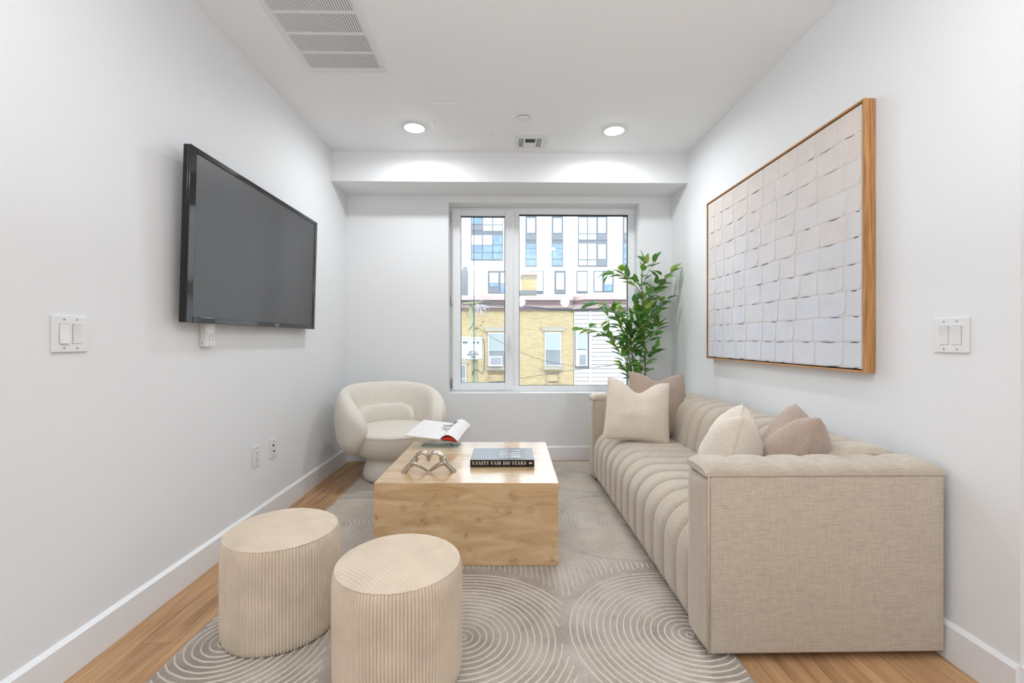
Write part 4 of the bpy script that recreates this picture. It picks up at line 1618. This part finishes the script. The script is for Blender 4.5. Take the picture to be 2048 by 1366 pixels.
def leaf_mat(name, a, b):
    m, nt, bs = new_mat(name)
    bs.inputs['Roughness'].default_value = 0.38
    n = nd(nt, 'ShaderNodeTexNoise')
    n.inputs['Scale'].default_value = 25
    nt.links.new(coords(nt), n.inputs['Vector'])
    oi = nd(nt, 'ShaderNodeObjectInfo')
    c1 = ramp(nt, n.outputs['Fac'], [(0.3, lin(a)), (0.7, lin(b))])
    t = ramp(nt, oi.outputs['Random'], [(0, (0.7, 0.7, 0.7, 1)), (1, (1.2, 1.2, 1.2, 1))])
    nt.links.new(mixc(nt, 1.0, c1, t, 'MULTIPLY'), bs.inputs['Base Color'])
    tr = nd(nt, 'ShaderNodeBsdfTranslucent')
    tr.inputs['Color'].default_value = lin((120, 170, 50))
    mx = nd(nt, 'ShaderNodeMixShader')
    mx.inputs[0].default_value = 0.22
    out = nt.nodes['Material Output']
    nt.links.new(bs.outputs[0], mx.inputs[1]); nt.links.new(tr.outputs[0], mx.inputs[2]); nt.links.new(mx.outputs[0], out.inputs[0])
    return m


LM = [leaf_mat('deep_green_leaf', (56, 100, 56), (84, 130, 70)), leaf_mat('mid_green_leaf', (76, 132, 54), (114, 172, 74)), leaf_mat('olive_green_leaf', (106, 128, 48), (146, 160, 70))]
leaf_src = []
for mi in range(3):
    V, Fc = [], []
    n = 8
    for i in range(n + 1):
        t = i / n
        w = 0.5 * 0.50 * math.sin(PI * t ** 0.72) ** 1.05 * (1 - 0.12 * t)
        zc = -0.16 * t * t
        wav = 0.012 * math.sin(t * 14)
        V += [(-w, t, zc + w * 0.45 + wav), (0, t, zc), (w, t, zc + w * 0.45 - wav)]
    for i in range(n):
        for j in range(2):
            a = i * 3 + j
            Fc.append((a, a + 1, a + 4, a + 3))
    V, F2 = V, Fc
    b = len(V)
    V += [(-0.008, -0.16, 0.0), (0.008, -0.16, 0.0), (0.008, 0.02, 0.002), (-0.008, 0.02, 0.002)]
    F2 = Fc + [(b, b + 1, b + 2, b + 3)]
    me = bpy.data.meshes.new('leaf')
    me.from_pydata(V, [], F2)
    me.polygons.foreach_set('use_smooth', [True] * len(me.polygons))
    me.materials.append(LM[mi])
    leaf_src.append(me)

fr = random.Random(21)
# branches: pixel track in the photograph, distance, leaf count, trunk radius, bare share
br = [
    ([(1283, 860), (1286, 800), (1290, 740), (1289, 690), (1286, 640), (1284, 590), (1284, 548), (1289, 516)], 3.99, 26, 0.0075, 0.55, 'bark'),
    ([(1276, 860), (1270, 790), (1262, 735), (1252, 690), (1242, 655), (1226, 622), (1203, 606), (1180, 612)], 3.95, 26, 0.006, 0.55, 'bark'),
    ([(1280, 860), (1277, 800), (1268, 735), (1262, 690), (1262, 650), (1268, 618), (1275, 596)], 4.00, 28, 0.007, 0.35, 'bark'),
    ([(1255, 700), (1238, 682), (1212, 668), (1184, 660), (1166, 657)], 3.93, 20, 0.003, 0.15, 'twig'),
    ([(1286, 612), (1303, 590), (1320, 566), (1336, 548)], 4.02, 20, 0.003, 0.10, 'twig'),
    ([(1284, 588), (1266, 566), (1246, 552), (1226, 546), (1214, 548)], 3.97, 18, 0.003, 0.15, 'twig'),
    ([(1286, 570), (1296, 545), (1306, 528), (1312, 520)], 3.98, 5, 0.0022, 0.55, 'twig'),
    ([(1287, 650), (1302, 632), (1318, 612), (1332, 600)], 4.03, 14, 0.003, 0.1, 'twig'),
    ([(1288, 690), (1303, 672), (1316, 656), (1322, 648)], 4.00, 16, 0.003, 0.05, 'twig'),
    ([(1289, 735), (1300, 715), (1309, 700)], 4.02, 8, 0.0025, 0.2, 'twig'),
    ([(1262, 735), (1246, 712), (1232, 692), (1222, 680)], 3.94, 14, 0.0028, 0.1, 'twig'),
    ([(1268, 770), (1258, 745), (1246, 730)], 3.93, 10, 0.0025, 0.1, 'twig'),
    ([(1278, 790), (1280, 755), (1286, 728), (1290, 700)], 3.95, 18, 0.003, 0.15, 'twig'),
    ([(1262, 690), (1250, 660), (1242, 640), (1238, 628)], 3.94, 14, 0.0028, 0.1, 'twig'),
    ([(1268, 660), (1280, 640), (1290, 622)], 3.94, 14, 0.0028, 0.05, 'twig'),
    ([(1270, 720), (1262, 700), (1268, 676), (1278, 660)], 3.91, 18, 0.0028, 0.05, 'twig'),
    ([(1276, 690), (1284, 668), (1284, 646)], 3.92, 14, 0.0028, 0.0, 'twig'),
]
nleaf = 0
for pts, Yd, nl, rad, bare, bmat in br:
    P = []
    for i, (u, v) in enumerate(pts):
        w = at(u, v, Yd + 0.05 * math.sin(i * 1.3 + Yd * 50))
        P.append(w)
    if pts[0][1] >= 850:
        P[0] = Vector((PX + fr.uniform(-0.03, 0.03), PYY + fr.uniform(-0.03, 0.03), 0.262))
    sp_ = spline(P, 40)
    V, Fc = tube(sp_, lambda t, rad=rad: rad * (1 - 0.7 * t) + 0.0008, 7)
    bo = mk('stem' if bmat == 'bark' else 'branch', V, Fc, bmat, ficus, True)
    for k in range(nl):
        t = bare + (1 - bare) * ((k + fr.random() * 0.8) / nl)
        t = min(t, 1.0)
        i = min(38, int(t * 39))
        p = sp_[i]
        d = (sp_[i + 1] - sp_[i]).normalized()
        az = k * 2.4 + fr.uniform(-0.5, 0.5)
        side = Vector((math.cos(az), math.sin(az) * 0.8, fr.uniform(-0.35, 0.55)))
        dirv = (d * fr.uniform(0.25, 0.9) + side * fr.uniform(0.6, 1.0))
        if t > 0.93:
            dirv = d + side * 0.35
        dirv.normalize()
        ln = fr.uniform(0.092, 0.130)
        pos = p + dirv * fr.uniform(0.012, 0.045)
        tip = pos + dirv * ln
        if tip.y > YB - 0.015 or pos.y > YB - 0.01:
            dirv.y = -abs(dirv.y)
        if tip.x > XR - 0.02:
            dirv.x = -abs(dirv.x)
        # leaf frame: y along leaf, z roughly up
        yv = dirv
        up = Vector((fr.uniform(-0.6, 0.6), fr.uniform(-0.9, 0.3), 1.0)).normalized()
        xv = yv.cross(up)
        if xv.length < 0.1:
            xv = Vector((1, 0, 0))
        xv.normalize()
        zv = xv.cross(yv).normalized()
        m3 = Matrix((xv, yv, zv)).transposed().to_4x4()
        m4 = Matrix.Translation(pos - Vector((PX, PYY, 0))) @ m3 @ Matrix.Diagonal((ln * fr.uniform(0.85, 1.1), ln, ln, 1))
        mi = fr.choices((0, 1, 2), (5, 4, 2 if pts[-1][0] > 1230 else 6))[0]
        lo = bpy.data.objects.new('leaf', leaf_src[mi])
        link(lo, ficus)
        lo.matrix_local = m4
        nleaf += 1

# =================================================================== OUTSIDE
def brickmat(name, c1, c2, mortar, scale):
    m, nt, bs = new_mat(name)
    bs.inputs['Roughness'].default_value = 0.9
    b = nd(nt, 'ShaderNodeTexBrick')
    b.inputs['Color1'].default_value = lin(c1)
    b.inputs['Color2'].default_value = lin(c2)
    b.inputs['Mortar'].default_value = lin(mortar)
    b.inputs['Scale'].default_value = scale
    b.inputs['Mortar Size'].default_value = 0.012
    b.inputs['Brick Width'].default_value = 0.22
    b.inputs['Row Height'].default_value = 0.075
    nt.links.new(coords(nt, (1, 1, 1), (PI / 2, 0, 0)), b.inputs['Vector'])
    nt.links.new(b.outputs['Color'], bs.inputs['Base Color'])
    return m


M['ybrick'] = brickmat('yellow_brick', (136, 124, 92), (122, 106, 72), (112, 104, 86), 1.0)
def xp(name, rgb, *a, **k):
    return plain(name, tuple(c * 0.81 for c in rgb), *a, **k)


M['stucco'] = xp('white_facade_panel', (190, 190, 191), 0.8)
M['stone'] = xp('grey_limestone', (140, 136, 124), 0.9, var=0.06, vscale=3)
M['cornice'] = xp('mauve_painted_cornice', (152, 134, 131), 0.7, var=0.04, vscale=2)
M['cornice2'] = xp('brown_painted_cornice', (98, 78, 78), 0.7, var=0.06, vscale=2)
M['winframe'] = xp('grey_aluminium', (64, 72, 82), 0.5)
M['blind'] = xp('pale_blind_behind_glass', (160, 186, 192), 0.25)
M['skyglass'] = xp('sky_reflection_tint', (74, 106, 140), 0.12, var=0.35, vscale=1.2)  # blue base colour paints the sky's reflection into the panes
M['greypanel'] = xp('grey_spandrel_panel', (86, 92, 100), 0.6, var=0.1, vscale=6)
M['siding'] = xp('white_clapboard', (176, 177, 178), 0.7)
M['whitewood'] = xp('white_painted_wood', (180, 184, 192), 0.5)
M['darkpane'] = xp('dim_window_glass', (84, 94, 98), 0.1, var=0.2, vscale=2)
M['shade'] = xp('grey_green_window_shade', (122, 134, 134), 0.3)
M['acwhite'] = xp('white_ac_case', (176, 178, 182), 0.5)
M['pole'] = xp('weathered_green_pole', (124, 126, 98), 0.9, var=0.12, vscale=3)
M['xfmr'] = xp('pale_blue_grey_enamel', (150, 164, 172), 0.4)
M['cable'] = xp('black_cable', (52, 56, 62), 0.7)
M['asphalt'] = xp('asphalt', (110, 110, 112), 0.95, var=0.1, vscale=2)
M['rust'] = xp('rusty_stain', (112, 90, 70), 0.9, var=0.3, vscale=6)
M['terracotta'] = xp('terracotta_flue', (214, 160, 130), 0.9)

GZ = -4.6
structure(box('ground', -40, 50, YB + 0.6, 80, GZ - 0.2, GZ, 'asphalt'), 'grey street and ground below the window')


def rect(name, u0, u1, v0, v1, Y, d0, d1, mat, parent):
    """box whose face covers the pixels u0..u1, v0..v1 on the plane Y, reaching d0 in front of it and d1 behind"""
    a, b = at(u0, v0, Y), at(u1, v1, Y)
    return box(name, a.x, b.x, Y - d0, Y + d1, b.z, a.z, mat, parent)


# ---- white apartment block far behind
YA = 52.0
apt = thing('apartment_block', 'tall white panelled apartment block with grey windows behind the brick house', 'building', (4, YA, GZ))
box('facade', -26, 40, YA, YA + 10, GZ, 19, 'stucco', apt)
z_ = at(1024, 484, YA).z
for vv in (484.5, 538):
    z_ = at(1024, vv, YA).z
    box('panel_joint', -26, 40, YA - 0.02, YA + 0.01, z_ - 0.03, z_ + 0.03, 'blind', apt)


def aptwin(u0, u1, v0, v1, panes):
    f = rect('window', u0, u1, v0, v1, YA, 0.06, 0.02, 'winframe', apt)
    for (a, b, c, d, mt) in panes:
        rect('pane' if mt in ('blind', 'skyglass') else 'spandrel', a, b, c, d, YA, 0.10, 0.02, mt, f)


def upper_narrow(u0, u1, blue):
    w = u1 - u0
    aptwin(u0, u1, 426, 485, [(u0 + 3, u1 - 3, 437, 466, 'blind'), (u0 + 0.8, u1 - 0.8, 468.5, 480, 'greypanel')])
    if blue:
        aptwin(u0, u1, 485.5, 533.5, [(u0 + 1.2, u1 - 1.2, 488, 497, 'skyglass'), (u0 + 1.2, u1 - 1.2, 498, 518, 'skyglass'), (u0 + 1.2, u1 - 1.2, 519.5, 531.5, 'skyglass')])
    else:
        aptwin(u0, u1, 485.5, 533.5, [(u0 + 3, u1 - 3, 489, 518, 'blind'), (u0 + 0.8, u1 - 0.8, 519, 532, 'greypanel')])


upper_narrow(1051, 1073, True)
upper_narrow(1103.5, 1126, True)
upper_narrow(1245.5, 1268, True)
aptwin(1156, 1214.5, 426, 485, [(1157.5, 1173.5, 436, 467.5, 'blind'), (1175.5, 1192, 436, 467.5, 'blind'), (1195.5, 1211, 436, 466.5, 'blind'), (1157.5, 1173.5, 469, 479.5, 'blind'), (1175.5, 1192, 469, 479.5, 'blind'), (1194, 1213.5, 468.5, 480, 'greypanel')])
aptwin(1156, 1214.5, 485.5, 533.5, [(1157.5, 1173.5, 487.5, 519, 'blind'), (1175.5, 1192, 487.5, 519, 'blind'), (1195.5, 1211, 489, 518, 'blind'), (1157.5, 1173.5, 521, 531, 'blind'), (1175.5, 1192, 521, 531, 'blind'), (1194, 1213.5, 519, 532, 'greypanel')])
aptwin(942, 1006, 400, 469, [(943.5, 964, 405, 448.5, 'skyglass'), (966, 984.5, 405, 449.5, 'blind'), (986.5, 1005, 405, 449.5, 'blind'), (943.5, 964, 451, 461, 'greypanel'), (966, 984.5, 451, 462, 'blind'), (986.5, 1005, 451, 462, 'blind')])
aptwin(942, 1006, 469.5, 521.5, [(943.5, 964, 471, 490, 'blind'), (966, 984.5, 471, 490, 'blind'), (986.5, 1005, 471, 490, 'skyglass'), (943.5, 964, 491, 505, 'skyglass'), (966, 984.5, 491, 505, 'skyglass'), (986.5, 1005, 491, 505, 'skyglass'), (943.5, 964, 506.5, 518.5, 'skyglass'), (966, 984.5, 506.5, 518.5, 'skyglass'), (986.5, 1005, 506.5, 518.5, 'skyglass')])
aptwin(976, 1012, 541.5, 587, [(979, 997, 546, 566, 'blind'), (979, 997, 567, 573, 'skyglass'), (977, 999, 574, 586, 'greypanel'), (1001, 1011, 546, 567, 'blind'), (1001, 1011, 568, 586, 'skyglass')])
aptwin(1062, 1087, 541.5, 588, [(1064, 1085.5, 543, 582, 'blind')])
aptwin(1109, 1131, 541.5, 588, [(1112, 1128, 546, 579.5, 'blind'), (1110, 1130, 581.5, 587, 'greypanel')])
aptwin(1153, 1175, 541.5, 587, [(1154.5, 1173.5, 544, 582.5, 'blind')])
aptwin(1187, 1227, 541.5, 584.5, [(1188.5, 1204, 543.5, 582.5, 'blind'), (1208, 1224, 546, 569.5, 'blind'), (1208, 1224, 570.5, 582, 'skyglass')])
for u0 in (890, 1290, 1345):
    aptwin(u0, u0 + 22, 426, 485, [(u0 + 3, u0 + 19, 437, 466, 'blind'), (u0 + 1, u0 + 21, 469, 480, 'greypanel')])
    aptwin(u0, u0 + 22, 485.5, 533.5, [(u0 + 2, u0 + 20, 488, 531, 'blind')])
    aptwin(u0, u0 + 22, 541.5, 587, [(u0 + 2, u0 + 20, 544, 584, 'blind')])

# ---- yellow brick house
YH = 22.0
xe = at(1147.5, 680, YH).x
zroof = at(1040, 590, YH).z
bh_ = thing('brick_house', 'yellow brick row house with mauve cornice across the street', 'building', (-1.5, YH, GZ))
box('wall', -9, xe, YH, YH + 8, GZ, zroof - 0.2, 'ybrick', bh_)
def cornice_run(name, x0, x1, v0, v1, proud, mat, par, Yp=YH):
    a, b = at(1024, v0, Yp - proud), at(1024, v1, Yp - proud)
    return box(name, x0, x1, Yp - proud, Yp + 0.05, b.z, a.z, mat, par)
xe2 = at(1143, 600, YH).x
cornice_run('cornice_fascia', -9, xe2, 591, 600, 0.55, 'cornice', bh_)
cornice_run('cornice_soffit', -9, xe2, 600, 607.5, 0.40, 'cornice2', bh_)
cornice_run('cornice_frieze', -9, xe2, 607.5, 615.5, 0.22, 'cornice', bh_)
cornice_run('cornice_moulding', -9, xe2, 615.5, 621, 0.12, 'cornice2', bh_)


def sash_window(par, u0, u1, v0, v1, Y, vm, up, low, frame=2.2):
    f = rect('window', u0, u1, v0, v1, Y, 0.05, 0.05, 'whitewood', par)
    rect('pane', u0 + frame, u1 - frame, v0 + frame, vm - 0.8, Y, 0.065, 0.0, up, f)
    rect('pane', u0 + frame, u1 - frame, vm + 0.8, v1 - frame, Y, 0.065, 0.0, low, f)
    return f


sash_window(bh_, 1089, 1122.5, 664.5, 732.5, YH, 698.5, 'shade', 'darkpane')
rect('lintel', 1083.5, 1128.5, 654, 662, YH, 0.09, 0.02, 'stone', bh_)
rect('sill', 1085.5, 1126, 733.5, 739, YH, 0.14, 0.02, 'stone', bh_)
sash_window(bh_, 976, 1011, 665, 733, YH, 700, 'shade', 'darkpane')
rect('lintel', 970, 1018, 654.5, 662.5, YH, 0.09, 0.02, 'stone', bh_)
rect('sill', 972, 1016, 734, 739.5, YH, 0.14, 0.02, 'stone', bh_)
sash_window(bh_, 898, 933, 728, 796, YH, 757, 'darkpane', 'darkpane')
rect('lintel', 892, 938, 720, 727, YH, 0.09, 0.02, 'stone', bh_)
for ua, ub in ((974, 1012), (1089, 1121)):
    for k in range(2):
        rect('brick_panel_edge', ua + k * 3, ub - k * 3, 743 + k * 3.5, 744.2 + k * 3.5, YH, 0.06, 0.0, 'rust', bh_)
    rect('recessed_panel', ua + 6, ub - 6, 763, 764.2, YH, 0.05, 0.0, 'slot', bh_)
    for du in (ua + 3, ub - 3):
        rect('brick_panel_edge', du - 0.5, du + 0.5, 747, 775, YH, 0.05, 0.0, 'stone', bh_)
# chimney on the roof
cu = at(1058, 570, YH + 2.2)
def crect(name, u0, u1, v0, v1, d, mat):
    a, b = at(u0, v0, YH + 2.0), at(u1, v1, YH + 2.0)
    return box(name, a.x, b.x, YH + 2.0 - d, YH + 2.9 + d, b.z, a.z, mat, bh_)
crect('chimney', 1044, 1073, 550, 592, 0.0, 'ybrick')
for k in range(4):
    crect('chimney_course', 1043 - k * 0.4 + 0.6, 1074 + k * 0.4 - 0.6, 556 - k * 2.0, 557.6 - k * 2.0, 0.03 + 0.02 * k, 'stone' if k < 3 else 'rust')
crect('flue_pot', 1046, 1055, 541, 549, -0.2, 'terracotta')
crect('flue_pot', 1058, 1066, 543.5, 549, -0.2, 'terracotta')
crect('chimney_flashing', 1036, 1073, 581, 590, 0.05, 'greypanel')
# vent stack and small flue on the left of the roof
a, b = at(923, 540, YH + 3), at(935, 592, YH + 3)
box('vent_stack', a.x, b.x, YH + 3, YH + 3.4, b.z, a.z, 'greypanel', bh_)
V, Fc = tube([at(930, 541, YH + 3.2), at(930, 534, YH + 3.2)], 0.13, 12)
mk('vent_cowl', V, Fc, 'greypanel', bh_)
a, b = at(962, 577, YH + 1), at(966, 592, YH + 1)
box('flue_pot', a.x, b.x, YH + 1, YH + 1.1, b.z, a.z, 'terracotta', bh_)

# window air conditioner
ac = thing('air_conditioner', 'white window air conditioner in the brick house window', 'air conditioner', at(993, 732, YH))
rect('case', 979, 1005, 712, 732, YH, 0.30, 0.0, 'acwhite', ac)
for k in range(6):
    rect('grille_bar', 981.5, 1002.5, 715 + k * 2.6, 715.9 + k * 2.6, YH - 0.30, 0.012, 0.0, 'winframe', ac)
for k in range(6):
    rect('grille_bar', 982 + k * 4, 982.6 + k * 4, 715, 729, YH - 0.30, 0.014, 0.0, 'winframe', ac)

# ---- white clapboard house
wh = thing('clapboard_house', 'white clapboard house beside the yellow brick house', 'building', (7, YH, GZ))
xs = at(1148, 680, YH).x
M['gapshade'] = plain('painted_gap_shade', (90, 90, 92), 0.9)  # wall tone darkened to draw the shadow lines between clapboards
box('wall', xs, 13, YH + 0.03, YH + 8, GZ, at(1200, 590, YH).z - 0.1, 'gapshade', wh)
xa_, xb_, xc_ = at(1149, 700, YH).x, at(1178, 700, YH).x, at(1182.5, 700, YH).x
zt_ = at(1200, 622, YH).z
bhgt = 8.25 / F * YH
src1 = src2 = None
def board(x0, x1, z):
    V = [(x0, YH - 0.035, z), (x1, YH - 0.035, z), (x1, YH + 0.03, z), (x0, YH + 0.03, z), (x0, YH - 0.008, z + bhgt - 0.026), (x1, YH - 0.008, z + bhgt - 0.026), (x1, YH + 0.03, z + bhgt - 0.026), (x0, YH + 0.03, z + bhgt - 0.026)]
    return mk('clapboard', V, BOXF, 'siding', wh)
z = zt_ - bhgt
first = None
zf = z
n = 0
while z > GZ:
    if n == 0:
        src1 = board(xc_, 13, z); src2 = board(xa_, xb_, z)
    else:
        share('clapboard', src1, wh, (0, 0, z - zf))
        if not (at(0, 740, YH).z < z + bhgt * 0.5 < at(0, 664, YH).z):
            share('clapboard', src2, wh, (0, 0, z - zf))
    z -= bhgt
    n += 1
box('corner_board', xb_, xc_, YH - 0.06, YH + 0.03, GZ, zt_, 'siding', wh)
box('corner_board', xs, xa_, YH - 0.05, YH + 0.03, GZ, zt_, 'siding', wh)
f = rect('window', 1151, 1174.5, 663, 732.5, YH, 0.07, 0.02, 'whitewood', wh)
rect('pane', 1154.5, 1171, 666.5, 698, YH, 0.085, 0.0, 'shade', f)
rect('pane', 1158.5, 1171, 709, 729.5, YH, 0.085, 0.0, 'darkpane', f)
rect('meeting_rail', 1153, 1172, 698, 700, YH, 0.09, 0.0, 'winframe', f)
x2 = at(1150, 600, YH).x
for nm, v0, v1, pr_, mt in (('cornice_fascia', 588.5, 598.5, 0.62, 'cornice'), ('cornice_soffit', 598.5, 606, 0.46, 'cornice2'), ('cornice_frieze', 606, 616, 0.28, 'cornice'), ('cornice_moulding', 616, 621, 0.14, 'cornice2')):
    cornice_run(nm, at(1166, 600, YH).x, 13, v0, v1, pr_, mt, wh)
    # mitred return stepping back to the party wall
    a0, b0 = at(1024, v0, YH - pr_), at(1024, v1, YH - pr_)
    xl_, xr_ = at(1143.5, 600, YH).x, at(1166, 600, YH).x
    V = [(xl_, YH - 0.10, b0.z - 0.05), (xr_, YH - pr_, b0.z), (xr_, YH + 0.05, b0.z), (xl_, YH + 0.05, b0.z - 0.05), (xl_, YH - 0.10, a0.z - 0.05), (xr_, YH - pr_, a0.z), (xr_, YH + 0.05, a0.z), (xl_, YH + 0.05, a0.z - 0.05)]
    mk('cornice_return', V, BOXF, mt, wh)

# ---- utility pole with transformer
YP = 19.5
pb = at(949, 700, YP)
pole = thing('utility_pole', 'weathered wooden utility pole with a short crossarm', 'utility pole', (pb.x, YP, GZ))
ptop = at(942.5, 606, YP)
V, Fc = tube([(pb.x + 0.08, YP, GZ), (pb.x, YP, pb.z), (ptop.x, YP, ptop.z)], lambda t: 0.17 - 0.05 * t, 16)
mk('post', V, Fc, 'pole', pole, True)
a = at(926, 608, YP - 0.15); b = at(966, 603, YP - 0.15)
V, Fc = tube([a, b], 0.055, 8)
mk('crossarm', V, Fc, 'pole', pole)
V, Fc = tube([at(927, 611, YP - 0.13), at(937, 636, YP - 0.13)], 0.02, 6)
mk('brace', V, Fc, 'rust', pole)
M['insulator'] = plain('pale_insulator', (120, 126, 128), 0.3)
rr = random.Random(9)
for k in range(22):
    u, v = 951 + rr.uniform(0, 21), 606 + rr.uniform(0, 22)
    v += (u - 951) * 0.25
    p = at(u, v, YP - 0.25 + rr.uniform(-0.1, 0.1))
    d = Vector((rr.uniform(-0.14, 0.14), 0.03, rr.uniform(-0.10, 0.10)))
    V, Fc = tube([p - d, p + d], 0.016, 6)
    mk('insulator_rod', V, Fc, 'insulator', pole, True)
for u, v, s in ((966, 643, .05), (961, 650, .045), (953.5, 656, .075)):
    p = at(u, v, YP - 0.2)
    V, Fc = lathe([(0.0, -1.0), (0.7, -0.7), (1, 0), (0.7, 0.7), (0, 1.0)], 10)
    V = [(p.x + q[0] * s, p.y + q[1] * s, p.z + q[2] * s) for q in V]
    mk('guy_insulator', V, [f for f in Fc if len(f) == 4], 'rust', pole, True)

tr = thing('transformer_box', 'pale grey transformer box lettered on its front, hung on the pole', 'transformer', at(946, 720, YP - 0.2))
a, b = at(923, 676, YP - 0.55), at(964, 719, YP - 0.55)
box('tank', a.x, b.x, YP - 0.55, YP - 0.17, b.z, a.z, 'xfmr', tr, 0.04, 2)
a, b = at(921, 674, YP - 0.56), at(966, 678, YP - 0.56)
box('lid', a.x, b.x, YP - 0.58, YP - 0.17, b.z, a.z, 'xfmr', tr, 0.015, 1)
for u in (928, 933, 948, 956):
    p = at(u, 684, YP - 0.56)
    V, Fc = tube([p, p - Vector((0, 0.08, 0.03))], 0.035, 8)
    mk('bushing', V, Fc, 'slot', tr)
rect('side_fin', 918, 925, 685, 716, YP - 0.45, 0.05, 0.2, 'xfmr', tr)
def textmesh(txt, p, size, par):
    cu_ = bpy.data.curves.new('lettering', 'FONT')
    cu_.body = txt
    cu_.size = size
    cu_.align_x = 'CENTER'
    cu_.offset = 0.006
    ob = bpy.data.objects.new('lettering', cu_)
    sc.collection.objects.link(ob)
    dg_ = bpy.context.evaluated_depsgraph_get()
    me_ = bpy.data.meshes.new_from_object(ob.evaluated_get(dg_))
    bpy.data.objects.remove(ob)
    V = [(v.co.x + p.x, p.y, v.co.y + p.z) for v in me_.vertices]
    Fc = [tuple(q.vertices) for q in me_.polygons]
    return mk('lettering', V, Fc, 'slot', par)
for txt, v in (('INT LA', 706), ('NON PCB', 711), ('1000', 716)):
    textmesh(txt, at(946, v, YP - 0.556), 0.108, tr)


def wire(label, pts, r, mat='cable', name='overhead_wire', gp=None):
    P = [at(*p) for p in pts]
    V, Fc = tube(spline(P, 28), r, 6)
    o = mk(name, V, Fc, mat, None, True)
    tag(o, label, 'wire', gp)
    return o


wire('thick black cable looping down beside the transformer box', [(961, 683, 19.0), (963, 671, 19.0), (967, 680, 19.0), (969, 700, 19.0), (968, 735, 19.0), (964, 748, 19.0), (957, 741, 19.0), (948, 741, 19.0), (944, 750, 19.1)], 0.022, name='cable_loop')
wire('dark cable running down the side of the pole top', [(927, 609, 19.2), (941, 610, 19.2), (947, 622, 19.2), (948, 642, 19.2), (942, 655, 19.2), (937, 660, 19.2)], 0.02, name='pole_cable')
wire('black wire rising across both houses towards the plant', [(905, 775, 14.0), (1038, 757, 14.0), (1120, 744, 14.0), (1232, 729, 14.0), (1330, 712, 14.0)], 0.010)
wire('thin wire sloping down to the brick house window corner', [(956, 655, 20.5), (985, 675, 20.8), (1040, 704, 21.2), (1090, 722, 21.6), (1125, 728, 21.85)], 0.010)
wire('thin wire from the brick window corner to the clapboard house', [(1125, 728, 21.8), (1150, 731, 21.8), (1200, 733, 21.8), (1300, 728, 21.8)], 0.009)
for k, (dv, dz) in enumerate(((0, 0), (2.5, 0.1), (5, 0.2), (7, 0.3))):
    wire(('thick' if k < 2 else 'thin') + ' dark overhead wire running along the mauve cornice', [(850, 600 + dv * 0.3, 19.2 + dz), (940, 601 + dv * 0.4, 19.2 + dz), (980, 604 + dv, 19.4 + dz), (1060, 613 + dv * 0.6, 20.2 + dz), (1150, 619 + dv * 0.3, 21.2 + dz * 0.3), (1300, 612, 21.2)], 0.018 if k < 2 else 0.012, gp='overhead wires along the cornice')
hc = thing('hanging_cable', 'vertical dark cable hanging just outside the casement pane', 'cable', at(948, 600, 4.60))
xh = at(948, 600, 4.60).x
V, Fc = tube([(xh, 4.60, 2.74), (xh, 4.60, 1.6), (xh, 4.60, 0.0), (xh, 4.60, GZ)], 0.0036, 6)
mk('cable_run', V, Fc, 'cable', hc, True)
V, Fc = tube([(xh, 4.505, 2.70), (xh, 4.605, 2.70)], 0.008, 8)
mk('wall_clip', V, Fc, 'cable', hc)
